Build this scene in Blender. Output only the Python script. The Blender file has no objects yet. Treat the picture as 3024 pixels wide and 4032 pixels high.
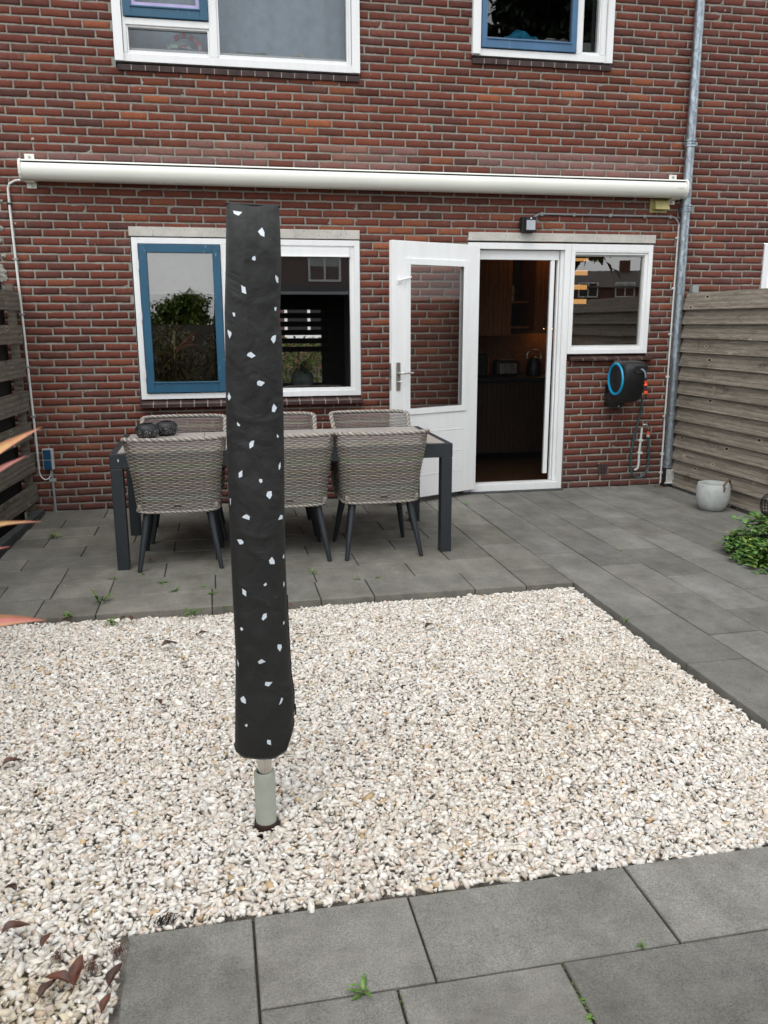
import bpy, bmesh, math, random
import numpy as np
from mathutils import Vector, Matrix, noise
C = bpy.context.scene
COL = C.collection
R = math.radians
rng = np.random.default_rng(7)
random.seed(7)

# ---------------------------------------------------------------- camera
YAW, PITCH, ROLL, FPX, H = .19771, -.22306, .003888, 3297.0, 1.54
fw = Vector((math.sin(YAW)*math.cos(PITCH), math.cos(YAW)*math.cos(PITCH), math.sin(PITCH)))
rt = Vector((math.cos(YAW), -math.sin(YAW), 0)); dn = fw.cross(rt)
r2 = rt*math.cos(ROLL)+dn*math.sin(ROLL); d2 = -rt*math.sin(ROLL)+dn*math.cos(ROLL)
cam = bpy.data.objects.new('camera', bpy.data.cameras.new('camera')); COL.objects.link(cam)
m = Matrix((r2, -d2, -fw)).transposed().to_4x4(); m.translation = (0, 0, H)
cam.matrix_world = m
cam.data.sensor_fit = 'HORIZONTAL'; cam.data.sensor_width = 36; cam.data.lens = FPX/3024*36
cam.data.clip_start = .02; cam.data.clip_end = 600
cam.data.dof.use_dof = True; cam.data.dof.focus_distance = 4.2; cam.data.dof.aperture_fstop = 11
C.camera = cam

# ---------------------------------------------------------------- sky, sun, exposure
SUN_EL, SUN_AZ = 58, 205          # azimuth measured clockwise from +Y
w = bpy.data.worlds.new('World'); C.world = w; w.use_nodes = True
n = w.node_tree.nodes; l = w.node_tree.links; n.clear()
sky = n.new('ShaderNodeTexSky'); sky.sky_type = 'NISHITA'; sky.sun_disc = False
sky.sun_elevation = R(SUN_EL); sky.sun_rotation = R(SUN_AZ); sky.dust_density = 1.5; sky.air_density = 1.2
hs = n.new('ShaderNodeHueSaturation'); hs.inputs['Saturation'].default_value = .17
bg = n.new('ShaderNodeBackground'); bg.inputs['Strength'].default_value = .15
ow = n.new('ShaderNodeOutputWorld')
cl = n.new('ShaderNodeMix'); cl.data_type = 'RGBA'; cl.inputs[0].default_value = .55; cl.inputs[7].default_value = (7.0, 7.2, 7.4, 1)
l.new(sky.outputs[0], hs.inputs['Color']); l.new(hs.outputs[0], cl.inputs[6]); l.new(cl.outputs[2], bg.inputs[0]); l.new(bg.outputs[0], ow.inputs[0])
sl = bpy.data.lights.new('sun', 'SUN'); sl.energy = .6; sl.angle = R(35); sl.color = (1, .97, .93)
so = bpy.data.objects.new('sun', sl); COL.objects.link(so)
sd = Vector((math.sin(R(SUN_AZ))*math.cos(R(SUN_EL)), math.cos(R(SUN_AZ))*math.cos(R(SUN_EL)), math.sin(R(SUN_EL))))
so.rotation_euler = sd.to_track_quat('Z', 'Y').to_euler()
C.view_settings.view_transform = 'Standard'; C.view_settings.look = 'None'
C.view_settings.exposure = .85; C.view_settings.gamma = 1

# ---------------------------------------------------------------- materials
class NT:
    def __init__(s, name, base=(.5,.5,.5), rough=.6, metal=0, spec=.5):
        s.m = bpy.data.materials.new(name); s.m.use_nodes = True
        s.n = s.m.node_tree.nodes; s.l = s.m.node_tree.links
        s.b = s.n['Principled BSDF']; s.b.inputs['Base Color'].default_value = (*base, 1)
        s.b.inputs['Roughness'].default_value = rough; s.b.inputs['Metallic'].default_value = metal
        s.b.inputs['Specular IOR Level'].default_value = spec
    def co(s, scale=(1,1,1), which='Object', add=None):
        t = s.n.new('ShaderNodeTexCoord'); o = t.outputs[which]
        if add is not None:
            a = s.n.new('ShaderNodeVectorMath'); a.operation = 'ADD'; s.l.new(o, a.inputs[0]); s.l.new(add, a.inputs[1]); o = a.outputs[0]
        mp = s.n.new('ShaderNodeMapping'); mp.inputs['Scale'].default_value = scale; s.l.new(o, mp.inputs[0])
        return mp.outputs[0]
    def noise(s, scale, detail=6, rough=.6, vec=None, dist=0):
        t = s.n.new('ShaderNodeTexNoise'); t.inputs['Scale'].default_value = scale; t.inputs['Detail'].default_value = detail
        t.inputs['Roughness'].default_value = rough; t.inputs['Distortion'].default_value = dist
        s.l.new(vec if vec is not None else s.co(), t.inputs['Vector']); return t.outputs[0]
    def vor(s, scale, vec=None, feat='F1', out=0):
        t = s.n.new('ShaderNodeTexVoronoi'); t.inputs['Scale'].default_value = scale; t.feature = feat
        s.l.new(vec if vec is not None else s.co(), t.inputs['Vector']); return t.outputs[out]
    def ramp(s, fac, stops):
        t = s.n.new('ShaderNodeValToRGB'); e = t.color_ramp.elements
        while len(e) < len(stops): e.new(.5)
        for q, (p, c) in zip(e, stops):
            q.position = p; q.color = (*(c if hasattr(c, '__len__') else (c, c, c)), 1)
        s.l.new(fac, t.inputs[0]); return t.outputs[0]
    def mix(s, fac, a, b, mode='MIX'):
        t = s.n.new('ShaderNodeMix'); t.data_type = 'RGBA'; t.blend_type = mode
        for i, v in ((0, fac), (6, a), (7, b)):
            if hasattr(v, 'is_output'): s.l.new(v, t.inputs[i])
            elif i == 0: t.inputs[0].default_value = v
            else: t.inputs[i].default_value = (*v, 1)
        return t.outputs[2]
    def attr(s, name='tint'):
        t = s.n.new('ShaderNodeAttribute'); t.attribute_name = name; return t.outputs[0]
    def math(s, op, a, b=0.):
        t = s.n.new('ShaderNodeMath'); t.operation = op
        for i, v in enumerate((a, b)):
            if hasattr(v, 'is_output'): s.l.new(v, t.inputs[i])
            else: t.inputs[i].default_value = v
        return t.outputs[0]
    def sep(s, v):
        t = s.n.new('ShaderNodeSeparateXYZ'); s.l.new(v, t.inputs[0]); return t.outputs
    def col(s, o): s.l.new(o, s.b.inputs['Base Color']); return s
    def rough(s, o): s.l.new(o, s.b.inputs['Roughness']); return s
    def bump(s, hgt, dist=.002, strength=1):
        t = s.n.new('ShaderNodeBump'); t.inputs['Distance'].default_value = dist; t.inputs['Strength'].default_value = strength
        s.l.new(hgt, t.inputs['Height']); s.l.new(t.outputs[0], s.b.inputs['Normal']); return s

def simple(name, base, rough=.5, metal=0, var=.12, scale=8, bump=0, bscale=60, spec=.5):
    t = NT(name, base, rough, metal, spec)
    lo = tuple(c*(1-var) for c in base); hi = tuple(min(1, c*(1+var)) for c in base)
    t.col(t.ramp(t.noise(scale), [(.3, lo), (.7, hi)]))
    t.rough(t.ramp(t.noise(scale*2.3), [(.3, max(0, rough-.07)), (.7, min(1, rough+.07))]))
    if bump: t.bump(t.noise(bscale), bump)
    return t.m

M = {}
# white painted joinery with faint dirt streaks
t = NT('white_paint', (.78,.79,.79), .35)
d = t.ramp(t.noise(3, vec=t.co((6,6,1.2))), [(.30, (.76,.77,.765)), (.55, (.80,.81,.81))])
t.col(t.mix(t.ramp(t.noise(90, 3), [(.62, 0.), (.74, .35)]), d, (.5,.48,.42))); t.bump(t.noise(25), .0006)
M['white'] = t.m
# blue paint, chipped
def blue(name, c):
    t = NT(name, c, .42)
    a = t.ramp(t.noise(4), [(.3, tuple(x*.85 for x in c)), (.7, tuple(x*1.12 for x in c))])
    t.col(t.mix(t.ramp(t.noise(26, 6, .75, vec=t.co((1,1,.35))), [(.64, 0.), (.70, .8)]), a, (.45,.52,.56)))
    t.bump(t.noise(40), .0005); return t.m
M['blue'] = blue('blue_paint', (.012,.085,.155)); M['blue2'] = blue('faded_blue_paint', (.055,.14,.26))
# brick
t = NT('brick', rough=.9, spec=.25)
base = t.attr()
c1 = t.mix(t.ramp(t.noise(45, 8, .7), [(.35, .35), (.7, 0.)]), base, (.055,.022,.022))
c2 = t.mix(t.ramp(t.noise(9, 6, .7), [(.5, 0.), (.72, .30)]), c1, (.22,.055,.03))
# pale limewash smears that belong to the wall itself
sx = t.sep(t.co())
band = t.math('MULTIPLY', t.ramp(t.noise(2.2, 5, .7), [(.50, 0.), (.66, 1.)]), t.ramp(t.noise(30, 6, .8), [(.40, 0.), (.62, .7)]))
c3 = t.mix(t.math('MULTIPLY', band, .24), c2, (.34,.26,.24))
spots = t.ramp(t.noise(17, 3, .5, vec=t.co((1,1,.7))), [(.735, 0.), (.755, .9)])
c4 = t.mix(spots, c3, (.42,.36,.32))
t.col(c4)
t.bump(t.math('ADD', t.noise(70, 8, .75), t.math('MULTIPLY', t.noise(14, 3), .8)), .004)
M['brick'] = t.m
t = NT('mortar', rough=.95, spec=.15)
a = t.ramp(t.noise(6, 8, .7), [(.3, (.21,.208,.18)), (.7, (.33,.325,.285))])
t.col(t.mix(t.ramp(t.noise(60, 4, .7), [(.5, 0.), (.75, .5)]), a, (.09,.085,.075))); t.bump(t.noise(60, 8, .8), .006)
M['mortar'] = t.m
# concrete pieces
def concrete(name, lo, hi, sc=10):
    t = NT(name, rough=.85, spec=.3)
    a = t.ramp(t.noise(sc, 8, .7), [(.3, lo), (.7, hi)])
    b = t.mix(t.ramp(t.noise(sc*12, 2, .5), [(.62, 0.), (.7, .6)]), a, tuple(x*.45 for x in lo))
    t.col(b); t.bump(t.noise(sc*9, 6), .0015); return t.m
M['lintel'] = concrete('lintel_concrete', (.42,.41,.37), (.62,.60,.55), 5)
M['kerb'] = concrete('kerb_concrete', (.045,.05,.052), (.075,.08,.08))
# paving slab: fine grain, speckles, soft stains
t = NT('paving_slab', rough=.82, spec=.3)
sp = t.ramp(t.noise(210, 4, .7), [(.34, (.112,.110,.102)), (.64, (.255,.249,.230))])
sp = t.mix(t.ramp(t.vor(70, vec=t.co()), [(.0, .75), (.34, 0.)]), sp, (.25,.245,.22))
sp = t.mix(1, sp, t.ramp(t.noise(3.1, 8, .72, vec=t.co((1.6,.8,1))), [(.3, .60), (.70, 1.25)]), 'MULTIPLY')
sp = t.mix(t.ramp(t.noise(9, 8, .75, dist=.6, vec=t.co((.6,1.5,1))), [(.49, 0.), (.68, .55)]), sp, (.23,.22,.19))
sp = t.mix(t.ramp(t.noise(1.7, 9, .78, dist=.4, vec=t.co((1,1.3,1))), [(.44, .0), (.62, .42)]), sp, (.098,.091,.076))
sp = t.mix(t.ramp(t.noise(38, 5, .8, vec=t.co((.5,1.4,1))), [(.60, 0.), (.72, .35)]), sp, (.33,.32,.29))
t.col(t.mix(1, sp, t.attr(), 'MULTIPLY'))
t.rough(t.ramp(t.noise(7), [(.3, .68), (.7, .9)]))
t.bump(t.math('ADD', t.noise(350, 4), t.math('MULTIPLY', t.noise(30, 5), .8)), .0016)
M['slab'] = t.m
t = NT('joint_sand', rough=1)
t.col(t.ramp(t.noise(25, 6), [(.35, (.012,.011,.009)), (.6, (.035,.028,.02)), (.8, (.05,.07,.02))])); t.bump(t.noise(120), .004)
M['joint'] = t.m
t = NT('soil', rough=1); t.col(t.ramp(t.noise(40, 8), [(.35, (.02,.014,.01)), (.7, (.07,.05,.035))])); t.bump(t.noise(60, 8), .01)
M['soil'] = t.m
t = NT('gravel_stone', rough=.75, spec=.35)
t.col(t.mix(t.ramp(t.noise(70, 6, .7), [(.48, 0.), (.80, .28)]), t.attr(), (.58,.52,.44)))
M['stone'] = t.m
# weathered wood
def wood(name, lo, hi, along=1, knots=True):
    t = NT(name, rough=.85, spec=.25)
    off = t.attr('rnd')
    sc = [14, 14, 14]; sc[along] = .9
    v = t.co(tuple(sc), add=off)
    g = t.noise(2.2, 8, .72, vec=v, dist=1.6)
    sc2 = [34, 34, 34]; sc2[along] = 1.6
    wv = t.n.new('ShaderNodeTexWave'); wv.wave_type = 'BANDS'; wv.bands_direction = 'Z'
    wv.inputs['Scale'].default_value = .55; wv.inputs['Distortion'].default_value = 5; wv.inputs['Detail'].default_value = 3; wv.inputs['Detail Scale'].default_value = .55
    t.l.new(v, wv.inputs['Vector'])
    fine = t.noise(5, 6, .7, vec=t.co(tuple(sc2), add=off))
    c = t.ramp(g, [(.28, lo), (.70, hi)])
    c = t.mix(t.math('MULTIPLY', t.ramp(wv.outputs[1], [(.05, 1.), (.45, 0.)]), .32), c, tuple(x*.42 for x in lo))
    c = t.mix(t.ramp(fine, [(.30, .7), (.52, 0.)]), c, tuple(x*.45 for x in lo))
    hgt = t.math('ADD', fine, t.math('MULTIPLY', wv.outputs[1], .6))
    if knots:
        ks = [7, 7, 7]; ks[along] = 3.3
        dk = t.vor(1, vec=t.co(tuple(ks), add=off))
        c = t.mix(t.ramp(dk, [(.10, .8), (.135, 0.)]), c, (.42,.37,.29))
        c = t.mix(t.ramp(dk, [(.065, 1.), (.09, 0.)]), c, (.035,.022,.013))
    st = t.math('MULTIPLY', t.ramp(t.noise(2.6, 4, .6, vec=t.co((1,1,2.4))), [(.56, 0.), (.68, 1.)]), t.ramp(t.noise(28, 6, .8), [(.42, 0.), (.6, .75)]))
    c = t.mix(st, c, (.022,.020,.014))
    t.col(c); t.bump(hgt, .0022); return t.m
M['woodR'] = wood('weathered_fence_wood', (.145,.122,.095), (.355,.312,.255))
M['woodL'] = wood('dark_fence_wood', (.085,.073,.057), (.235,.205,.165))
M['galv'] = None
t = NT('galvanised_zinc', rough=.42, metal=.85)
a = t.ramp(t.vor(60, vec=t.co((1,1,.5)), out=1), [(.2, (.20,.235,.265)), (.8, (.36,.41,.45))])
t.col(t.mix(t.ramp(t.noise(8, 8, .75, vec=t.co((4,4,.8))), [(.5, 0.), (.75, .6)]), a, (.62,.66,.68)))
t.rough(t.ramp(t.noise(9, 6), [(.3, .30), (.7, .55)])); M['galv'] = t.m
M['awning'] = simple('cream_aluminium', (.76,.77,.70), .32, 0, .03, 2)
M['anthr'] = simple('anthracite_powder_coat', (.020,.026,.032), .45, 0, .15, 20)
M['black'] = simple('black_plastic', (.010,.011,.012), .42, 0, .2, 20, .0004, 200)
M['blackm'] = simple('matt_black', (.006,.006,.006), .8)
M['cyan'] = simple('cyan_plastic', (.0,.28,.50), .35)
M['orange'] = simple('orange_plastic', (.80,.09,.03), .4)
M['greypl'] = simple('grey_plastic', (.42,.43,.41), .5)
M['conduit'] = simple('pale_conduit', (.62,.63,.60), .5, 0, .1, 12)
M['conduit2'] = simple('grey_conduit', (.26,.27,.27), .5, 0, .15, 12)
M['steel'] = simple('brushed_steel', (.48,.47,.44), .3, .9)
M['chrome'] = simple('chrome_pole', (.62,.60,.58), .12, 1)
M['sock'] = simple('socket_blue', (.005,.055,.13), .35)
M['vent'] = simple('yellowed_plastic', (.40,.35,.15), .5, 0, .2, 8)
M['sleeve'] = simple('pale_plastic_sleeve', (.36,.385,.33), .5, 0, .12, 10)
M['rope'] = simple('rope', (.12,.075,.05), .9, 0, .3, 60, .003, 120)
M['planter'] = concrete('planter_concrete', (.33,.35,.34), (.50,.52,.50), 9)
t = NT('sill_tile', (.05,.026,.024), .28); t.col(t.ramp(t.noise(7, 4), [(.3, (.030,.016,.015)), (.7, (.075,.040,.034))])); M['tile'] = t.m
M['tilegrout'] = simple('tile_grout', (.36,.32,.27), .9)
M['darkbrick'] = simple('dark_sill_brick', (.045,.028,.026), .85, 0, .4, 20, .003, 60)
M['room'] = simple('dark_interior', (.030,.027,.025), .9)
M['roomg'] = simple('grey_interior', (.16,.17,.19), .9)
M['ceramic'] = None
t = NT('table_plank', rough=.38); t.col(t.ramp(t.noise(6, 8, .7, vec=t.co((.6,7,1))), [(.3, (.30,.265,.24)), (.7, (.44,.40,.365))])); M['ceramic'] = t.m
# wicker strands
t = NT('wicker', rough=.5, spec=.5)
t.col(t.mix(t.ramp(t.noise(120, 3, .6, vec=t.co((.3,.3,1))), [(.35, 0.), (.7, .6)]), t.attr(), (.155,.130,.105)))
M['wicker'] = t.m
M['liner'] = simple('wicker_core', (.035,.028,.022), .9)
# cover cloth
t = NT('cover_fabric', rough=.62, spec=.35)
t.col(t.ramp(t.noise(5, 6), [(.3, (.013,.0133,.013)), (.7, (.019,.0193,.019))]))
t.bump(t.math('ADD', t.math('MULTIPLY', t.vor(17, vec=t.co((1,1,.8)), feat='DISTANCE_TO_EDGE'), .5), t.math('MULTIPLY', t.noise(12, 6, .5, dist=.8), 1.6)), .009, .7)
M['cover'] = t.m
M['chip'] = simple('white_chip_print', (.62,.68,.74), .6, 0, .08, 30)
# glass
def glass(name, ior=1.9, rough=0, tint=(1,1,1)):
    m_ = bpy.data.materials.new(name); m_.use_nodes = True; N = m_.node_tree.nodes; L = m_.node_tree.links; N.clear()
    o = N.new('ShaderNodeOutputMaterial'); mx = N.new('ShaderNodeMixShader'); f = N.new('ShaderNodeFresnel'); f.inputs[0].default_value = ior
    tr = N.new('ShaderNodeBsdfTransparent'); tr.inputs[0].default_value = (*tint, 1); g = N.new('ShaderNodeBsdfGlossy'); g.inputs['Roughness'].default_value = rough
    tc = N.new('ShaderNodeTexCoord'); ns = N.new('ShaderNodeTexNoise'); ns.inputs['Scale'].default_value = 1.3; ns.inputs['Detail'].default_value = 1
    bp = N.new('ShaderNodeBump'); bp.inputs['Distance'].default_value = .0008; bp.inputs['Strength'].default_value = .3
    L.new(tc.outputs['Object'], ns.inputs[0]); L.new(ns.outputs[0], bp.inputs['Height']); L.new(bp.outputs[0], g.inputs['Normal'])
    L.new(f.outputs[0], mx.inputs[0]); L.new(tr.outputs[0], mx.inputs[1]); L.new(g.outputs[0], mx.inputs[2]); L.new(mx.outputs[0], o.inputs[0])
    return m_
M['glass'] = glass('window_glass', 2.8); M['glassup'] = glass('upper_window_glass', 1.75); M['glassmid'] = glass('casement_glass', 2.1)
M['glassdoor'] = glass('door_glass', 1.55)
# pleated insect screen
m_ = bpy.data.materials.new('insect_mesh'); m_.use_nodes = True; N = m_.node_tree.nodes; L = m_.node_tree.links; N.clear()
o = N.new('ShaderNodeOutputMaterial'); mx = N.new('ShaderNodeMixShader'); mx.inputs[0].default_value = .28
tr = N.new('ShaderNodeBsdfTransparent'); df = N.new('ShaderNodeBsdfDiffuse'); df.inputs[0].default_value = (.01,.01,.01,1)
L.new(tr.outputs[0], mx.inputs[1]); L.new(df.outputs[0], mx.inputs[2]); L.new(mx.outputs[0], o.inputs[0]); M['mesh'] = m_
def emit(name, col_, st):
    m_ = bpy.data.materials.new(name); m_.use_nodes = True; b = m_.node_tree.nodes['Principled BSDF']
    b.inputs['Emission Color'].default_value = (*col_, 1); b.inputs['Emission Strength'].default_value = st; return m_
M['warm'] = emit('warm_light_strip', (1, .50, .14), 13)
t = NT('kitchen_wood', rough=.5); t.col(t.ramp(t.noise(6, 5, .6, vec=t.co((12,12,1))), [(.3, (.16,.062,.020)), (.7, (.30,.12,.036))])); M['kwood'] = t.m
def leafmat(name, lo, hi, sub=.0, rough=.45):
    t = NT(name, rough=rough)
    t.col(t.mix(1, t.ramp(t.noise(30, 3), [(.3, lo), (.7, hi)]), t.attr(), 'MULTIPLY'))
    if sub: t.b.inputs['Subsurface Weight'].default_value = sub
    return t.m
M['leaf'] = leafmat('green_leaf', (.045,.095,.02), (.17,.245,.07))
M['weed'] = leafmat('weed_leaf', (.05,.11,.018), (.12,.22,.05))
M['dry'] = leafmat('dry_leaf', (.035,.012,.007), (.12,.042,.022), rough=.5)
M['crown'] = leafmat('tree_leaf', (.010,.028,.008), (.035,.075,.02), rough=.6)
M['crown2'] = leafmat('bright_tree_leaf', (.09,.15,.02), (.22,.29,.05), rough=.6)
M['shrubleaf'] = leafmat('shrub_leaf', (.05,.075,.02), (.17,.18,.06), rough=.5)
M['bark'] = simple('bark', (.07,.05,.035), .9, 0, .4, 20, .01, 30)
t = NT('cordyline_leaf', rough=.4); t.col(t.attr()); M['cord'] = t.m

# ---------------------------------------------------------------- helpers
def tag(o, label=None, cat=None, group=None, kind=None):
    if label: o['label'] = label
    if cat: o['category'] = cat
    if group: o['group'] = group
    if kind: o['kind'] = kind
    return o
def thing(name, label, cat, loc=(0,0,0), rz=0, group=None):
    o = bpy.data.objects.new(name, None); COL.objects.link(o); o.empty_display_size = .1
    o.location = loc; o.rotation_euler = (0,0,rz)
    return tag(o, label, cat, group)
def off(o):
    v = Vector((0,0,0))
    while o is not None: v += o.location; o = o.parent
    return v
class MB:
    """collects faces, builds one mesh; v in world coordinates unless local=True"""
    def __init__(s): s.v = []; s.f = []; s.mi = []; s.c = []; s.mat = 0; s.tint = (1,1,1)
    def add(s, vs, fs):
        b = len(s.v); s.v += [tuple(p) for p in vs]
        for f in fs: s.f.append([b+i for i in f]); s.mi.append(s.mat); s.c.append(s.tint)
    def box(s, x0, x1, y0, y1, z0, z1):
        s.add([(x0,y0,z0),(x1,y0,z0),(x1,y1,z0),(x0,y1,z0),(x0,y0,z1),(x1,y0,z1),(x1,y1,z1),(x0,y1,z1)],
              [(0,3,2,1),(4,5,6,7),(0,1,5,4),(1,2,6,5),(2,3,7,6),(3,0,4,7)])
    def frame(s, x0, x1, z0, z1, wd, y0, y1, wt=None, wb=None):
        wt = wt or wd; wb = wb or wd
        s.box(x0, x0+wd, y0, y1, z0, z1); s.box(x1-wd, x1, y0, y1, z0, z1)
        s.box(x0+wd, x1-wd, y0, y1, z1-wt, z1); s.box(x0+wd, x1-wd, y0, y1, z0, z0+wb)
    def tube(s, pts, r, seg=10, cap=True):
        pts = [Vector(p) for p in pts]; n_ = len(pts); rs = r if hasattr(r, '__len__') else [r]*n_
        up = Vector((0,0,1)); vs = []
        prev = None
        for i, p in enumerate(pts):
            d = (pts[min(i+1, n_-1)]-pts[max(i-1, 0)]).normalized()
            if prev is None:
                a = d.cross(up if abs(d.z) < .9 else Vector((1,0,0))).normalized()
            else: a = (prev-d*prev.dot(d)).normalized()
            prev = a; b = d.cross(a)
            for k in range(seg):
                th = 2*math.pi*k/seg; vs.append(p+(a*math.cos(th)+b*math.sin(th))*rs[i])
        fs = [(i*seg+k, i*seg+(k+1)%seg, (i+1)*seg+(k+1)%seg, (i+1)*seg+k) for i in range(n_-1) for k in range(seg)]
        if cap: fs += [tuple(range(seg))[::-1], tuple((n_-1)*seg+k for k in range(seg))]
        s.add(vs, fs)
    def lathe(s, prof, c, seg=32, axis='Z'):
        vs = []
        for r, h in prof:
            for k in range(seg):
                th = 2*math.pi*k/seg; a, b = r*math.cos(th), r*math.sin(th)
                vs.append({'Z': (c[0]+a, c[1]+b, c[2]+h), 'X': (c[0]+h, c[1]+a, c[2]+b), 'Y': (c[0]+a, c[1]+h, c[2]+b)}[axis])
        n_ = len(prof)
        s.add(vs, [(i*seg+k, i*seg+(k+1)%seg, (i+1)*seg+(k+1)%seg, (i+1)*seg+k) for i in range(n_-1) for k in range(seg)])
    def prism(s, poly, x0, x1, axis='X'):
        n_ = len(poly)
        if axis == 'X': vs = [(x0, a, b) for a, b in poly]+[(x1, a, b) for a, b in poly]
        elif axis == 'Y': vs = [(a, x0, b) for a, b in poly]+[(a, x1, b) for a, b in poly]
        else: vs = [(a, b, x0) for a, b in poly]+[(a, b, x1) for a, b in poly]
        s.add(vs, [tuple(range(n_)), tuple(range(n_, 2*n_))[::-1]]+[(k, (k+1)%n_+0, n_+(k+1)%n_, n_+k) for k in range(n_)])
    def build(s, name, mat, parent=None, smooth=False, bevel=0, local=False, fix=True):
        me = bpy.data.meshes.new(name); o_ = Vector((0,0,0)) if (local or parent is None) else off(parent)
        me.from_pydata([(v[0]-o_.x, v[1]-o_.y, v[2]-o_.z) for v in s.v], [], s.f)
        for mm in (mat if isinstance(mat, (list, tuple)) else [mat]): me.materials.append(mm)
        me.polygons.foreach_set('material_index', s.mi)
        if any(c != (1,1,1) for c in s.c) or 1:
            at = me.color_attributes.new('tint', 'FLOAT_COLOR', 'CORNER')
            arr = np.ones((len(me.loops), 4), np.float32); tot = np.array([len(f) for f in s.f])
            arr[:, :3] = np.repeat(np.array(s.c, np.float32), tot, axis=0); at.data.foreach_set('color', arr.ravel())
        if fix:
            bm = bmesh.new(); bm.from_mesh(me); bmesh.ops.recalc_face_normals(bm, faces=bm.faces); bm.to_mesh(me); bm.free()
        if smooth:
            me.polygons.foreach_set('use_smooth', [True]*len(me.polygons)); me.set_sharp_from_angle(angle=R(40))
        o = bpy.data.objects.new(name, me); COL.objects.link(o)
        if parent: o.parent = parent
        if bevel:
            b = o.modifiers.new('bevel', 'BEVEL'); b.width = bevel; b.segments = 2; b.limit_method = 'ANGLE'; b.angle_limit = R(35)
        return o
def arcpath(p0, p1, p2, p3, n_=16):
    P = [Vector(p) for p in (p0, p1, p2, p3)]
    return [P[0]*(1-t)**3+P[1]*3*t*(1-t)**2+P[2]*3*t*t*(1-t)+P[3]*t**3 for t in [i/n_ for i in range(n_+1)]]
def catmull(pts, sub=8):
    P = [Vector(p) for p in pts]; P = [P[0]*2-P[1]]+P+[P[-1]*2-P[-2]]; out = []
    for i in range(1, len(P)-2):
        for k in range(sub):
            t = k/sub; a, b, c, d = P[i-1:i+3]
            out.append(.5*((2*b)+(c-a)*t+(2*a-5*b+4*c-d)*t*t+(3*b-a-3*c+d)*t**3))
    out.append(P[-2]); return out
def copy_tree(o, loc, rz, label):
    c = o.copy(); COL.objects.link(c); c.location = loc; c.rotation_euler = (0,0,rz); c['label'] = label
    for ch in o.children:
        d_ = ch.copy(); COL.objects.link(d_); d_.parent = c
        for g in ch.children:
            e_ = g.copy(); COL.objects.link(e_); e_.parent = d_
    return c
WY = 7.262     # face of the back wall

# ---------------------------------------------------------------- ground, paving, gravel
b = MB(); b.add([(-250,-250,-.09),(250,-250,-.09),(250,250,-.09),(-250,250,-.09)], [(0,1,2,3)])
tag(b.build('ground', M['soil']), kind='structure')
slabs = []
def row(y0, y1, joints, lo, hi):
    j = [lo]+[x for x in joints if lo+.03 < x < hi-.03]+[hi]
    for a, c in zip(j[:-1], j[1:]): slabs.append((a, c, y0, y1))
def seq(a, step, n_=40): return [a+step*k for k in range(-n_, n_)]
XM = 1.775
row(4.525, 4.86, [-1.62,-1.01,-.69,-.07,.54,.85,1.455], -1.47, XM)
row(4.86, 5.16, [-1.27,-.98,-.66,-.05,.555,1.17], -1.47, XM)
row(5.16, 5.485, [-.975,-.36,.255,.865,1.475], -1.47, XM)
row(5.485, 5.75, [-1.27,-.655,-.04,.57,1.18], -1.47, XM)
row(5.75, 6.055, [-.94,-.325,.285,.89,1.485], -1.47, XM)
row(6.055, 6.34, [-1.235,-.62,-.01,.60,1.21], -1.46, XM)
row(6.34, 6.635, [-.93,-.32,.29,.90,1.51], -1.45, XM)
row(6.635, 6.94, [-1.215,-.61,0,.61,1.2], -1.44, XM)
row(6.94, 7.25, [-.93,-.32,.29,.90,1.51], -1.43, XM)
def colm(x0, x1, joints, lo, hi):
    j = [lo]+[y for y in sorted(joints) if lo+.04 < y < hi-.04]+[hi]
    for a, c in zip(j[:-1], j[1:]): slabs.append((x0, x1, a, c))
colm(XM, 2.075, [4.85,5.465,6.08,6.70], 4.525, 7.25)
cols = [2.075,2.38,2.682,2.995,3.305,3.615,3.92]
for i in range(len(cols)-1):
    s_ = 4.525 if i % 2 == 0 else 4.205
    colm(cols[i], cols[i+1], seq(s_, .627), -3, 7.25)
colm(3.92, 4.215, seq(4.205, .627), 5.6, 7.25); colm(3.92, 4.30, seq(4.205, .627), -3, 5.6)
row(1.648, 1.964, [.038,.455,1.096,1.72], .034, 2.075)
slabs.append((-.285, .034, 1.33, 1.964))
row(1.33, 1.648, [.358,.772,1.40], .034, 2.075)
for k in range(8): row(1.33-.316*(k+1), 1.33-.316*k, seq(.1+.3*(k%2), .625), -.285, 2.075)
b = MB(); g = .0034
for (x0, x1, y0, y1) in slabs:
    x0 += g; x1 -= g; y0 += g; y1 -= g
    near = y0 < 2.2 and x0 < 2.05
    v_ = random.uniform(.84, 1.16); b.tint = (v_*random.uniform(.985,1.015), v_, v_*random.uniform(.97,1.0))
    if y0 > 4.5 and x0 < 1.78: b.tint = tuple(q*w_ for q, w_ in zip(b.tint, (1.0,.985,.94)))
    dz = random.uniform(-.0015, .0015); e = .003; z0 = -.055; tl = [random.uniform(-.001,.001) for _ in range(4)]
    b.add([(x0,y0,z0),(x1,y0,z0),(x1,y1,z0),(x0,y1,z0),(x0,y0,dz-e),(x1,y0,dz-e),(x1,y1,dz-e),(x0,y1,dz-e),
           (x0+e,y0+e,dz+tl[0]),(x1-e,y0+e,dz+tl[1]),(x1-e,y1-e,dz+tl[2]),(x0+e,y1-e,dz+tl[3])],
          [(0,1,5,4),(1,2,6,5),(2,3,7,6),(3,0,4,7),(4,5,9,8),(5,6,10,9),(6,7,11,10),(7,4,8,11),(8,9,10,11)])
tag(b.build('paving', M['slab']), kind='structure')
b = MB()
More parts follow.
